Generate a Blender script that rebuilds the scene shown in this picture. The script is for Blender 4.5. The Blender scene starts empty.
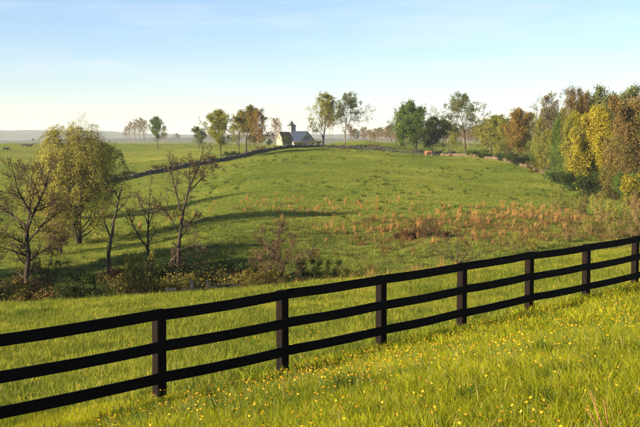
import bpy, bmesh, math, random
import numpy as np
from mathutils import Vector, Matrix

# ---------------------------------------------------------------- camera, sky, sun, exposure
SC = bpy.context.scene
COL = SC.collection
F = 1029.0                      # focal length in photo pixels (640 wide)
CX, CY, HY = 320.0, 213.5, 137.0
EYE = 1.6
TH = math.atan((CY - HY) / F)   # pitch down
cam_d = bpy.data.cameras.new('camera')
cam_d.sensor_width = 36.0
cam_d.lens = F / 640.0 * 36.0
cam_d.clip_start = 0.1
cam_d.clip_end = 20000
cam = bpy.data.objects.new('camera', cam_d)
COL.objects.link(cam)
cam.location = (0, 0, EYE)
cam.rotation_euler = (math.pi / 2 - TH, 0, 0)
SC.camera = cam

SUN_EL = math.radians(17.5)
SUN_BACK = math.radians(27.0)   # the sun stands to the left and this far behind the viewer's shoulder
SF = (-math.cos(SUN_BACK), -math.sin(SUN_BACK))
world = bpy.data.worlds.new('World')
SC.world = world
world.use_nodes = True
wn = world.node_tree
bg = wn.nodes['Background']
sky = wn.nodes.new('ShaderNodeTexSky')
sky.sky_type = 'NISHITA'
sky.sun_disc = False
sky.sun_elevation = SUN_EL
sky.sun_rotation = math.atan2(SF[0], SF[1])
sky.altitude = 100
sky.air_density = 1.0
sky.dust_density = 0.0
sky.ozone_density = 4.0
tint = wn.nodes.new('ShaderNodeMix'); tint.data_type = 'RGBA'; tint.blend_type = 'MULTIPLY'
tint.inputs[0].default_value = 1.0
tint.inputs[7].default_value = (1.06, 0.97, 1.03, 1)          # cooler morning air
wn.links.new(sky.outputs[0], tint.inputs[6])
# faint high cirrus, drawn out sideways
wtc = wn.nodes.new('ShaderNodeTexCoord'); wmp = wn.nodes.new('ShaderNodeMapping')
wmp.inputs['Scale'].default_value = (1.3, 1.3, 13.0); wmp.inputs['Rotation'].default_value = (0.0, 0.05, 0.3)
wn.links.new(wtc.outputs['Generated'], wmp.inputs[0])
wno = wn.nodes.new('ShaderNodeTexNoise'); wno.inputs['Scale'].default_value = 3.2; wno.inputs['Detail'].default_value = 7; wno.inputs['Roughness'].default_value = 0.6
wn.links.new(wmp.outputs[0], wno.inputs['Vector'])
wrp = wn.nodes.new('ShaderNodeMapRange'); wrp.inputs[1].default_value = 0.46; wrp.inputs[2].default_value = 0.78; wrp.inputs[4].default_value = 0.45
wn.links.new(wno.outputs['Fac'], wrp.inputs[0])
wcl = wn.nodes.new('ShaderNodeMix'); wcl.data_type = 'RGBA'
wn.links.new(wrp.outputs[0], wcl.inputs[0]); wn.links.new(tint.outputs[2], wcl.inputs[6]); wcl.inputs[7].default_value = (5.2, 5.4, 5.7, 1)
wn.links.new(wcl.outputs[2], bg.inputs[0])
bg.inputs[1].default_value = 0.05

sun_d = bpy.data.lights.new('sun', 'SUN')
sun_d.energy = 5.0
sun_d.angle = math.radians(0.9)
sun_d.color = (1.0, 0.835, 0.58)
sun = bpy.data.objects.new('sun', sun_d)
COL.objects.link(sun)
sun.location = (-60, -20, 60)
sun.rotation_euler = Vector((-SF[0] * math.cos(SUN_EL), -SF[1] * math.cos(SUN_EL), -math.sin(SUN_EL))).to_track_quat('-Z', 'Y').to_euler()

SC.view_settings.view_transform = 'Standard'
SC.view_settings.look = 'None'
SC.view_settings.gamma = 1.0
SC.view_settings.exposure = 1.93
SC.view_settings.use_curve_mapping = False
SC.cycles.max_bounces = 6
SC.cycles.diffuse_bounces = 3
SC.cycles.transmission_bounces = 3
SC.cycles.volume_bounces = 1
SC.cycles.use_denoising = True

rng = np.random.default_rng(11)
random.seed(5)

# ---------------------------------------------------------------- photo point -> place
def at(px, py, Y):
    u, v = px - CX, py - CY
    dy = F * math.cos(TH) - v * math.sin(TH)
    dz = -F * math.sin(TH) - v * math.cos(TH)
    return np.array([u / dy * Y, Y, EYE + dz / dy * Y])

def mpp(Y):                     # metres in one photo pixel at distance Y
    return Y / F

# ---------------------------------------------------------------- materials
MATS = {}
def new_mat(name):
    m = bpy.data.materials.new(name)
    m.use_nodes = True
    nt = m.node_tree
    nt.nodes.clear()
    out = nt.nodes.new('ShaderNodeOutputMaterial')
    MATS[name] = m
    return m, nt, out

def nd(nt, typ, **kw):
    n = nt.nodes.new(typ)
    for k, v in kw.items():
        setattr(n, k, v)
    return n

def ramp(nt, fac, stops):
    r = nd(nt, 'ShaderNodeValToRGB')
    els = r.color_ramp.elements
    while len(els) < len(stops):
        els.new(0.5)
    for e, (p, c) in zip(els, stops):
        e.position = p
        e.color = (c[0], c[1], c[2], 1)
    nt.links.new(fac, r.inputs[0])
    return r.outputs[0]

def noise(nt, scale, detail=3, vec=None, rough=0.55):
    n = nd(nt, 'ShaderNodeTexNoise')
    n.inputs['Scale'].default_value = scale
    n.inputs['Detail'].default_value = detail
    n.inputs['Roughness'].default_value = rough
    if vec is not None:
        nt.links.new(vec, n.inputs['Vector'])
    return n.outputs['Fac']

def mixc(nt, fac, a, b, mode='MIX'):
    m = nd(nt, 'ShaderNodeMix', data_type='RGBA', blend_type=mode)
    for sock, val in ((m.inputs[0], fac), (m.inputs[6], a), (m.inputs[7], b)):
        if isinstance(val, (int, float)):
            sock.default_value = val
        elif isinstance(val, tuple):
            sock.default_value = (val[0], val[1], val[2], 1)
        else:
            nt.links.new(val, sock)
    return m.outputs[2]

def leaf_mat(name, c1, c2, c3, transl=0.45, per='island', gloss=0.0):
    m, nt, out = new_mat(name)
    if per == 'island':
        g = nd(nt, 'ShaderNodeNewGeometry').outputs['Random Per Island']
    else:
        g = nd(nt, 'ShaderNodeObjectInfo').outputs['Random']
    oc = nd(nt, 'ShaderNodeTexCoord').outputs['Object']
    om = nd(nt, 'ShaderNodeMath', operation='MULTIPLY_ADD'); om.inputs[1].default_value = 1.7; om.inputs[2].default_value = -0.62
    nt.links.new(noise(nt, 0.55, 3, oc), om.inputs[0])
    og = nd(nt, 'ShaderNodeMath', operation='MULTIPLY_ADD'); og.inputs[1].default_value = 0.55
    nt.links.new(g, og.inputs[0]); nt.links.new(om.outputs[0], og.inputs[2])
    c0 = tuple(0.72 * x for x in c1); c4 = (c3[0] * 1.12, c3[1] * 1.15, c3[2])
    col = ramp(nt, og.outputs[0], [(0.0, c0), (0.25, c1), (0.5, c2), (0.75, c3), (1.0, c4)])
    d = nd(nt, 'ShaderNodeBsdfDiffuse')
    t = nd(nt, 'ShaderNodeBsdfTranslucent')
    nt.links.new(col, d.inputs[0])
    nt.links.new(col, t.inputs[0])
    mx = nd(nt, 'ShaderNodeMixShader')
    mx.inputs[0].default_value = transl
    nt.links.new(d.outputs[0], mx.inputs[1])
    nt.links.new(t.outputs[0], mx.inputs[2])
    nt.links.new(mx.outputs[0], out.inputs[0])
    return m

def solid_mat(name, c1, c2, scale=3.0, rough=0.85, bump=0.0, bscale=20.0, stretch=None, spec=0.3):
    m, nt, out = new_mat(name)
    tc = nd(nt, 'ShaderNodeTexCoord').outputs['Object']
    if stretch:
        mp = nd(nt, 'ShaderNodeMapping')
        mp.inputs['Scale'].default_value = stretch
        nt.links.new(tc, mp.inputs[0])
        tc = mp.outputs[0]
    n = noise(nt, scale, 4, tc)
    col = ramp(nt, n, [(0.3, c1), (0.7, c2)])
    p = nd(nt, 'ShaderNodeBsdfPrincipled')
    p.inputs['Roughness'].default_value = rough
    p.inputs['Specular IOR Level'].default_value = spec
    nt.links.new(col, p.inputs['Base Color'])
    if bump:
        b = nd(nt, 'ShaderNodeBump')
        b.inputs['Strength'].default_value = bump
        b.inputs['Distance'].default_value = 0.02
        nt.links.new(noise(nt, bscale, 4, tc), b.inputs['Height'])
        nt.links.new(b.outputs[0], p.inputs['Normal'])
    nt.links.new(p.outputs[0], out.inputs[0])
    return m

def blade_mat(name, stops, transl=0.45, scale=0.35):
    """grass blades: colour by tuft and by patches over the field"""
    m, nt, out = new_mat(name)
    oi = nd(nt, 'ShaderNodeObjectInfo')
    gi = nd(nt, 'ShaderNodeNewGeometry')
    n = noise(nt, scale, 3, oi.outputs['Location'])
    a = nd(nt, 'ShaderNodeMath', operation='MULTIPLY_ADD')
    nt.links.new(gi.outputs['Random Per Island'], a.inputs[0]); a.inputs[1].default_value = 0.35
    b = nd(nt, 'ShaderNodeMath', operation='MULTIPLY_ADD')
    nt.links.new(oi.outputs['Random'], b.inputs[0]); b.inputs[1].default_value = 0.3
    c = nd(nt, 'ShaderNodeMath', operation='MULTIPLY_ADD')
    nt.links.new(n, c.inputs[0]); c.inputs[1].default_value = 1.1; c.inputs[2].default_value = -0.38
    nt.links.new(c.outputs[0], b.inputs[2]); nt.links.new(b.outputs[0], a.inputs[2])
    col = ramp(nt, a.outputs[0], stops)
    d = nd(nt, 'ShaderNodeBsdfDiffuse'); t = nd(nt, 'ShaderNodeBsdfTranslucent')
    nt.links.new(col, d.inputs[0]); nt.links.new(col, t.inputs[0])
    mx = nd(nt, 'ShaderNodeMixShader'); mx.inputs[0].default_value = transl
    nt.links.new(d.outputs[0], mx.inputs[1]); nt.links.new(t.outputs[0], mx.inputs[2])
    nt.links.new(mx.outputs[0], out.inputs[0])
    return m

# bark and timber
solid_mat('bark_dark', (0.022, 0.016, 0.012), (0.056, 0.041, 0.029), 6, 0.95, 0.5, 14)
solid_mat('bark_red', (0.055, 0.032, 0.020), (0.12, 0.075, 0.045), 6, 0.95, 0.4, 14)
solid_mat('bark_grey', (0.075, 0.066, 0.052), (0.16, 0.14, 0.11), 6, 0.95, 0.4, 14)
solid_mat('bark_tan', (0.10, 0.065, 0.035), (0.19, 0.125, 0.065), 6, 0.95)
solid_mat('bark_pale', (0.15, 0.13, 0.105), (0.24, 0.21, 0.17), 6, 0.95)
# leaves
LM = {}
LK = {'dark_green': 1.2, 'bramble': 1.1, 'orange': 1.2, 'rust': 1.25, 'pale_bud': 1.1, 'bright_yellow': 1.25}
def L(name, a, b, c, t=0.4):
    k = LK.get(name, 1.45)
    a, b, c = [tuple(k * x for x in q) for q in (a, b, c)]
    LM[name] = leaf_mat('leaf_' + name, a, b, c, t)
L('dark_green', (0.020, 0.032, 0.009), (0.034, 0.052, 0.013), (0.055, 0.078, 0.019))
L('mid_green', (0.035, 0.065, 0.012), (0.058, 0.095, 0.017), (0.090, 0.120, 0.025))
L('grey_green', (0.060, 0.072, 0.026), (0.088, 0.100, 0.036), (0.125, 0.130, 0.050))
L('yellow_green', (0.085, 0.095, 0.015), (0.130, 0.135, 0.022), (0.190, 0.175, 0.032))
L('bright_yellow', (0.14, 0.125, 0.012), (0.215, 0.185, 0.018), (0.30, 0.235, 0.026))
L('olive', (0.060, 0.058, 0.014), (0.095, 0.086, 0.020), (0.150, 0.120, 0.030))
L('willow', (0.120, 0.112, 0.020), (0.175, 0.165, 0.028), (0.250, 0.215, 0.040))
L('orange', (0.110, 0.070, 0.016), (0.165, 0.106, 0.024), (0.230, 0.155, 0.036))
L('rust', (0.085, 0.062, 0.020), (0.135, 0.092, 0.030), (0.190, 0.130, 0.044))
L('tan', (0.13, 0.085, 0.036), (0.180, 0.120, 0.050), (0.240, 0.165, 0.075))
L('pale_bud', (0.19, 0.155, 0.095), (0.230, 0.190, 0.120), (0.270, 0.220, 0.150))
L('bramble', (0.045, 0.026, 0.016), (0.085, 0.042, 0.022), (0.130, 0.065, 0.030))

# ---------------------------------------------------------------- objects, tags
def tag(o, label=None, cat=None, group=None, kind=None):
    if label: o['label'] = label
    if cat: o['category'] = cat
    if group: o['group'] = group
    if kind: o['kind'] = kind
    return o

def link(name, data, parent=None, mat=None, loc=None):
    o = bpy.data.objects.new(name, data)
    COL.objects.link(o)
    if parent is not None: o.parent = parent
    if loc is not None: o.location = loc
    if mat is not None:
        if data.materials:
            o.material_slots[0].link = 'OBJECT'
            o.material_slots[0].material = mat
        else:
            data.materials.append(mat)
    return o

def empty(name, loc=(0, 0, 0), rz=0.0, scale=1.0):
    o = bpy.data.objects.new(name, None)
    COL.objects.link(o)
    o.empty_display_size = 0.3
    o.location = loc
    o.rotation_euler = (0, 0, rz)
    o.scale = (scale,) * 3 if isinstance(scale, (int, float)) else scale
    return o

def mesh_np(name, verts, quads=None, tris=None, smooth=False, mat_q=None):
    """fast mesh from numpy arrays of quads and triangles"""
    me = bpy.data.meshes.new(name)
    verts = np.ascontiguousarray(verts, dtype=np.float32).reshape(-1, 3)
    q = np.zeros((0, 4), np.int32) if quads is None else np.asarray(quads, np.int32).reshape(-1, 4)
    t = np.zeros((0, 3), np.int32) if tris is None else np.asarray(tris, np.int32).reshape(-1, 3)
    me.vertices.add(len(verts))
    me.vertices.foreach_set('co', verts.ravel())
    loops = np.concatenate([q.ravel(), t.ravel()]).astype(np.int32)
    me.loops.add(len(loops))
    me.loops.foreach_set('vertex_index', loops)
    starts = np.concatenate([np.arange(len(q)) * 4, len(q) * 4 + np.arange(len(t)) * 3]).astype(np.int32)
    me.polygons.add(len(starts))
    me.polygons.foreach_set('loop_start', starts)
    if smooth:
        me.polygons.foreach_set('use_smooth', np.ones(len(starts), bool))
    me.update(calc_edges=True)
    return me

class MB:
    """collects boxes / prisms, builds one mesh"""
    def __init__(self):
        self.v, self.f = [], []
    def add(self, vs, fs):
        b = len(self.v)
        self.v += [tuple(p) for p in vs]
        self.f += [tuple(i + b for i in f) for f in fs]
        return self
    def box(self, c, s, rz=0.0, rx=0.0):
        M = Matrix.Translation(c) @ Matrix.Rotation(rz, 4, 'Z') @ Matrix.Rotation(rx, 4, 'X')
        vs = [M @ Vector((x * s[0] / 2, y * s[1] / 2, z * s[2] / 2)) for z in (-1, 1) for y in (-1, 1) for x in (-1, 1)]
        return self.add(vs, [(0, 2, 3, 1), (4, 5, 7, 6), (0, 1, 5, 4), (2, 6, 7, 3), (0, 4, 6, 2), (1, 3, 7, 5)])
    def build(self, name, mat=None, parent=None, bevel=0.0):
        me = bpy.data.meshes.new(name)
        me.from_pydata(self.v, [], self.f)
        if bevel:
            bm = bmesh.new(); bm.from_mesh(me)
            bmesh.ops.bevel(bm, geom=bm.edges[:], offset=bevel, segments=1, affect='EDGES')
            bm.to_mesh(me); bm.free()
        me.update()
        return link(name, me, parent, mat)

# ---------------------------------------------------------------- terrain
S0 = 15.0
CTRL = []
def cp(px, py, Y): CTRL.append(tuple(at(px, py, Y)))
def cw(x, y, z): CTRL.append((x, y, z))
FX0, FY0, FDX, FDY = -2.24, 14.15, 1.653, 1.795          # fence line: post i
WALL = [(66, 196, 183), (100, 184.5, 200), (150, 174.5, 213), (200, 165.5, 228), (250, 155.5, 246), (290, 149.5, 258),
        (320, 148.3, 262), (360, 150, 263), (400, 153, 263), (440, 155.5, 262), (470, 157, 257), (500, 161, 240),
        (530, 169, 215), (560, 181, 187), (580, 187, 174)]
cw(0, 0, 0); cw(0.5, 4, -0.22); cw(-4, 0, -0.35); cw(4, 0, 0.2)
cp(320, 427, 8.3); cp(640, 427, 6.6); cp(640, 340, 12.2); cp(480, 370, 11.0)
for i in (-3, -1, 1, 3, 5, 7, 9):
    cw(FX0 + FDX * i, FY0 + FDY * i, -2.15)
for a in [(140, 319, 28), (0, 326, 28), (300, 309, 30), (460, 289, 33), (600, 270, 36)]: cp(*a)
for a in [(-60, 312, 40), (0, 309, 40), (140, 302, 42), (230, 294, 42.5), (330, 284, 43), (450, 269, 44), (560, 259, 46), (640, 253.5, 48), (720, 250, 50)]: cp(*a)
for a in [(-60, 322, 58), (140, 319, 58), (330, 299, 60), (450, 283, 62), (560, 274, 63), (660, 265, 65)]: cp(*a)
for a in [(0, 291, 75), (140, 286, 75), (320, 273, 76), (440, 262, 76), (540, 253, 76), (640, 248, 76), (760, 245, 76)]: cp(*a)
for a in [(0, 237, 110), (0, 202, 160), (0, 178, 220), (0, 160, 300), (0, 144.5, 420),
          (100, 242, 105), (100, 208, 150), (100, 160, 300), (100, 146, 420),
          (200, 232, 100), (200, 201, 140), (200, 182, 180), (200, 150, 330), (200, 146.5, 420),
          (320, 232, 100), (320, 194, 140), (320, 170, 180), (320, 156, 222), (310, 146.5, 330), (310, 145.5, 420),
          (440, 226, 100), (440, 197, 140), (440, 176, 180), (440, 163.5, 222), (440, 150, 330), (440, 146, 420), (372, 142.5, 345),
          (540, 222, 100), (540, 204, 140), (540, 184, 175), (540, 162, 260), (540, 152, 350), (540, 147, 450),
          (640, 226, 100), (640, 206, 140), (640, 190, 180), (640, 168, 260), (640, 155, 400),
          (-150, 245, 100), (-150, 190, 200), (-150, 148, 420), (800, 226, 100), (800, 188, 200), (800, 156, 400)]: cp(*a)
for a in WALL: cp(*a)
for px in (-400, 0, 320, 640, 1000): cp(px, 147.5, 700)
for x in (-3000, 0, 3000): cw(x, 1600, -16); cw(x, 4500, -18)
cw(0, -40, 1.5); cw(0, -300, 2.5); cw(-40, 0, -5); cw(-250, 0, -11); cw(40, 5, 0.0); cw(250, 0, -2); cw(-3000, 0, -14); cw(3000, 0, -12)
cw(0, -900, 0); cw(-3000, -900, -8); cw(3000, -900, -8)
CTRL = np.array(CTRL)
def warp(X, Y): return np.arcsinh(X / S0), np.arcsinh(Y / S0) * 1.2
def tps_k(r2): return 0.5 * r2 * np.log(r2 + 1e-9)
_p, _q = warp(CTRL[:, 0], CTRL[:, 1])
_n = len(CTRL)
_A = np.zeros((_n + 3, _n + 3))
_A[:_n, :_n] = tps_k((_p[:, None] - _p[None]) ** 2 + (_q[:, None] - _q[None]) ** 2) + np.eye(_n) * 0.002
_A[:_n, _n] = 1; _A[:_n, _n + 1] = _p; _A[:_n, _n + 2] = _q
_A[_n:, :_n] = _A[:_n, _n:].T
_w = np.linalg.solve(_A, np.concatenate([CTRL[:, 2], np.zeros(3)]))
_lat = rng.random((256, 256))
def vnoise(x, y):
    xi, yi = np.floor(x).astype(int), np.floor(y).astype(int)
    fx, fy = x - xi, y - yi
    fx = fx * fx * (3 - 2 * fx); fy = fy * fy * (3 - 2 * fy)
    g = lambda a, b: _lat[a % 256, b % 256]
    return (g(xi, yi) * (1 - fx) + g(xi + 1, yi) * fx) * (1 - fy) + (g(xi, yi + 1) * (1 - fx) + g(xi + 1, yi + 1) * fx) * fy - 0.5
def ground(X, Y):
    X = np.asarray(X, float); Y = np.asarray(Y, float)
    shp = np.broadcast(X, Y).shape
    x, y = np.broadcast_to(X, shp).ravel(), np.broadcast_to(Y, shp).ravel()
    p, q = warp(x, y)
    z = np.zeros(len(x))
    for s in range(0, len(x), 20000):
        e = slice(s, s + 20000)
        z[e] = tps_k((p[e, None] - _p) ** 2 + (q[e, None] - _q) ** 2) @ _w[:_n] + _w[_n] + _w[_n + 1] * p[e] + _w[_n + 2] * q[e]
    d = np.hypot(x, y)
    far = np.clip((d - 55) / 40, 0, 1)
    z += 0.09 * vnoise(x / 1.9 + 31, y / 1.9) * np.clip(d / 6, 0, 1) + 0.035 * vnoise(x / 0.6, y / 0.6 + 9)
    z += far * (0.75 * vnoise(x / 17 + 5, y / 17) + 0.32 * vnoise(x / 5.5, y / 5.5 + 50))
    z += np.clip((d - 700) / 900, 0, 1) * 9 * vnoise(x / 260, y / 260)
    return z.reshape(shp)
def gz(x, y): return float(ground(np.array([x]), np.array([y]))[0])
_YS = np.geomspace(5, 900, 1400)
def hit(px, py, ymin=5.0):
    """where the line of sight through a photo point meets the ground"""
    d = at(px, py, 1.0); dz = d[2] - EYE
    ys = _YS[_YS >= ymin]
    h = EYE + dz * ys - ground(d[0] * ys, ys)
    k = np.argmax(h < 0)
    Y = ys[k] if h[k] < 0 else ys[-1]
    return np.array([d[0] * Y, Y, gz(d[0] * Y, Y)])

def axis(segs):
    out = []
    for a, b, st in segs:
        out += list(np.arange(a, b, st))
    return np.array(out + [segs[-1][1]])
gp = axis([(-6.0, -3.0, 0.12), (-3.0, 2.7, 0.022), (2.7, 6.0, 0.12)])
gq = axis([(-4.9, -0.6, 0.14), (-0.6, 3.75, 0.0135), (3.75, 6.6, 0.06)])
GX, GY = np.meshgrid(np.sinh(gp) * S0, np.sinh(gq / 1.2 * 1.2) * S0)
gv = np.stack([GX, GY, ground(GX, GY)], -1).reshape(-1, 3)
nx, ny = len(gp), len(gq)
ii = (np.arange(ny - 1)[:, None] * nx + np.arange(nx - 1)[None]).ravel()
pas, nt, out = new_mat('pasture')
pos = nd(nt, 'ShaderNodeNewGeometry').outputs['Position']
n_big = noise(nt, 0.035, 4, pos); n_mid = noise(nt, 0.28, 5, pos); n_fine = noise(nt, 2.6, 5, pos, 0.7)
c_hill = ramp(nt, n_mid, [(0.28, (0.075, 0.106, 0.020)), (0.55, (0.155, 0.190, 0.034)), (0.8, (0.240, 0.240, 0.054))])
c_hill = mixc(nt, ramp(nt, n_big, [(0.42, (0, 0, 0)), (0.72, (1, 1, 1))]), c_hill, (0.215, 0.205, 0.042))
c_near = ramp(nt, n_fine, [(0.25, (0.075, 0.085, 0.010)), (0.75, (0.16, 0.155, 0.018))])
sx = nd(nt, 'ShaderNodeSeparateXYZ'); nt.links.new(pos, sx.inputs[0])
mr = nd(nt, 'ShaderNodeMapRange'); mr.inputs[1].default_value = 46; mr.inputs[2].default_value = 60
nt.links.new(sx.outputs[1], mr.inputs[0])
base = mixc(nt, mr.outputs[0], c_near, c_hill)
# worn, dry ground where the broomsedge grows (an oval on the lower hill)
def oval(cx, cy, rx, ry, lo, hi):
    s = nd(nt, 'ShaderNodeVectorMath', operation='SUBTRACT'); nt.links.new(pos, s.inputs[0]); s.inputs[1].default_value = (cx, cy, 0)
    m_ = nd(nt, 'ShaderNodeVectorMath', operation='MULTIPLY'); nt.links.new(s.outputs[0], m_.inputs[0]); m_.inputs[1].default_value = (1 / rx, 1 / ry, 0)
    l_ = nd(nt, 'ShaderNodeVectorMath', operation='LENGTH'); nt.links.new(m_.outputs[0], l_.inputs[0])
    a_ = nd(nt, 'ShaderNodeMath', operation='MULTIPLY_ADD'); nt.links.new(n_mid, a_.inputs[0]); a_.inputs[1].default_value = 1.5
    nt.links.new(l_.outputs['Value'], a_.inputs[2])
    r_ = nd(nt, 'ShaderNodeMapRange'); r_.inputs[1].default_value = hi; r_.inputs[2].default_value = lo
    nt.links.new(a_.outputs[0], r_.inputs[0])
    return r_.outputs[0]
OV = [hit(470, 222), hit(420, 236), hit(560, 215), hit(300, 207)]
for (h_, rx, ry, c) in ((OV[0], 17, 22, (0.125, 0.090, 0.032)), (OV[1], 4.5, 4, (0.105, 0.066, 0.030)), (OV[2], 9, 14, (0.13, 0.085, 0.035)), (OV[3], 11, 8, (0.115, 0.10, 0.035))):
    base = mixc(nt, oval(h_[0], h_[1], rx, ry, 0.9, 1.9), base, c)
rowm = nd(nt, 'ShaderNodeMapping'); nt.links.new(pos, rowm.inputs[0]); rowm.inputs['Scale'].default_value = (0.5, 1.6, 1)
n_tuss = noise(nt, 0.9, 5, rowm.outputs[0], 0.75)
base = mixc(nt, 0.45, base, ramp(nt, n_tuss, [(0.3, (0.35, 0.42, 0.25)), (0.7, (1.0, 1.0, 1.0))]), 'MULTIPLY')
pr = nd(nt, 'ShaderNodeBsdfDiffuse'); nt.links.new(base, pr.inputs[0])
bp = nd(nt, 'ShaderNodeBump'); bp.inputs['Strength'].default_value = 0.8; bp.inputs['Distance'].default_value = 0.35
nt.links.new(n_tuss, bp.inputs['Height']); nt.links.new(bp.outputs[0], pr.inputs['Normal'])
nt.links.new(pr.outputs[0], out.inputs[0])
gm = mesh_np('terrain', gv, np.stack([ii, ii + 1, ii + nx + 1, ii + nx], -1), smooth=True)
tag(link('terrain', gm, None, pas), kind='structure')

# far wooded ridges
def ridge(name, Y0, depth, top, seed, mat):
    xs = np.linspace(-3200, 3200, 760); ts = np.linspace(0, 1, 26)
    X, T = np.meshgrid(xs, ts)
    Y = Y0 + T * depth
    prof = np.sin(np.clip(T * 1.35, 0, 1) * math.pi / 2)
    H = top(X) + 8 * vnoise(X / 310 + seed, Y / 500) + 5 * vnoise(X / 120 + seed, Y / 160)
    Z = -22 + prof * (H + 22) + prof * (3.4 * vnoise(X / 17, Y / 19 + seed) + 2.2 * vnoise(X / 9 + seed, Y / 9))
    n = len(xs)
    k = (np.arange(len(ts) - 1)[:, None] * n + np.arange(n - 1)[None]).ravel()
    me = mesh_np(name, np.stack([X, Y, Z], -1), np.stack([k, k + 1, k + n + 1, k + n], -1))
    return tag(link(name, me, None, mat), kind='structure')
solid_mat('far_wood', (0.030, 0.038, 0.018), (0.085, 0.075, 0.040), 0.03, 1.0)
solid_mat('far_wood_brown', (0.036, 0.042, 0.022), (0.080, 0.078, 0.040), 0.04, 1.0)
ridge('hills', 3000, 1100, lambda x: 9 + 15 / (1 + np.exp((x + 760) / 70.0)) + 3 * np.sin(x / 330.0), 3, MATS['far_wood'])
ridge('hills', 1500, 500, lambda x: -3 + 2.5 * np.sin(x / 300.0 + 1.0), 17, MATS['far_wood_brown'])

# ---------------------------------------------------------------- tree builder
def nrm(v): return v / (np.linalg.norm(v, axis=-1, keepdims=True) + 1e-9)
def tubes(P, R, s):
    B, n, _ = P.shape
    T = np.gradient(P, axis=1); T = nrm(T)
    ref = np.zeros_like(T); ref[..., 2] = 1
    par = np.abs(T[..., 2]) > 0.9
    ref[par] = (1, 0, 0)
    U = nrm(np.cross(T, ref)); V = np.cross(T, U)
    a = np.arange(s) / s * 2 * math.pi
    v = P[:, :, None] + R[:, :, None, None] * (np.cos(a)[:, None] * U[:, :, None] + np.sin(a)[:, None] * V[:, :, None])
    idx = np.arange(B * n * s).reshape(B, n, s)
    A = idx[:, :-1]; C = idx[:, 1:]
    q = np.stack([A, np.roll(A, -1, 2), np.roll(C, -1, 2), C], -1).reshape(-1, 4)
    return v.reshape(-1, 3), q

def sprout(r, P, R, num, t0, angle, length, ratio, nseg, jit, trop, shape=None, droop=0.0):
    """children branches along parents P (B,n,3)"""
    B, n, _ = P.shape
    par = np.repeat(np.arange(B), num)
    t = t0 + (1 - t0) * np.clip(((np.tile(np.arange(num), B) + r.random(B * num)) / num), 0, 0.999)
    f = t * (n - 1); i0 = f.astype(int); fr = (f - i0)[:, None]
    st = P[par, i0] * (1 - fr) + P[par, np.minimum(i0 + 1, n - 1)] * fr
    rr = R[par, i0] * (1 - fr[:, 0]) + R[par, np.minimum(i0 + 1, n - 1)] * fr[:, 0]
    tg = nrm(P[par, np.minimum(i0 + 1, n - 1)] - P[par, i0])
    plen = np.linalg.norm(np.diff(P, axis=1), axis=2).sum(1)[par]
    rnd = r.normal(size=(len(par), 3))
    perp = nrm(rnd - (rnd * tg).sum(1, keepdims=True) * tg)
    ang = np.radians(angle) * (0.7 + 0.6 * r.random(len(par)))[:, None]
    d = nrm(tg * np.cos(ang) + perp * np.sin(ang))
    ln = (length if length > 0 else -length * plen) * (0.6 + 0.7 * r.random(len(par)))
    ln = ln * (shape(t) if shape is not None else (1.05 - 0.45 * t))
    pts = [st]; p = st
    for k in range(nseg):
        d = nrm(d + r.normal(size=d.shape) * jit + np.array([0, 0, trop - droop * (k / nseg)]))
        p = p + d * (ln / nseg)[:, None]
        pts.append(p)
    Pn = np.stack(pts, 1)
    r0 = np.minimum(rr * 0.85, rr * ratio + 0.0)
    Rn = r0[:, None] * np.linspace(1, 0.28, nseg + 1)[None]
    return Pn, Rn

def leaves(r, Ps, count, size, spread, t0=0.25, flat=0.3):
    """count rhombic leaves round the twigs in the list Ps"""
    pts = []
    tot = sum(len(P) for P in Ps)
    for P in Ps:
        c = int(count * len(P) / tot)
        if c < 1: continue
        B, n, _ = P.shape
        b = r.integers(0, B, c); t = (t0 + (1 - t0) * r.random(c)) * (n - 1)
        i = np.minimum(t.astype(int), n - 2); fr = (t - i)[:, None]
        pts.append(P[b, i] * (1 - fr) + P[b, i + 1] * fr)
    C = np.concatenate(pts)
    C = C + r.normal(size=C.shape) * spread
    m = len(C)
    a = nrm(r.normal(size=(m, 3)) + np.array([0, 0, -0.2])); nrm_ = r.normal(size=(m, 3)); nrm_[:, 2] += flat
    b = nrm(np.cross(a, nrm_))
    s = size * (0.55 + 0.9 * r.random(m))[:, None]
    v = np.stack([C - a * s * 0.5, C + b * s * 0.33, C + a * s * 0.5, C - b * s * 0.33], 1)
    return v.reshape(-1, 3), np.arange(m * 4).reshape(-1, 4)

def join_tubes(groups):
    vs, qs, o = [], [], 0
    for P, R, s in groups:
        v, q = tubes(P, R, s)
        vs.append(v); qs.append(q + o); o += len(v)
    return np.concatenate(vs), np.concatenate(qs)

def resample(pts, n):
    pts = np.asarray(pts, float)
    d = np.concatenate([[0], np.cumsum(np.linalg.norm(np.diff(pts, axis=0), axis=1))])
    t = np.linspace(0, d[-1], n)
    # gentle smoothing through a catmull-like average
    out = np.stack([np.interp(t, d, pts[:, k]) for k in range(3)], 1)
    for _ in range(2):
        out[1:-1] = out[1:-1] * 0.5 + 0.25 * (out[:-2] + out[2:])
    return out

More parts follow.
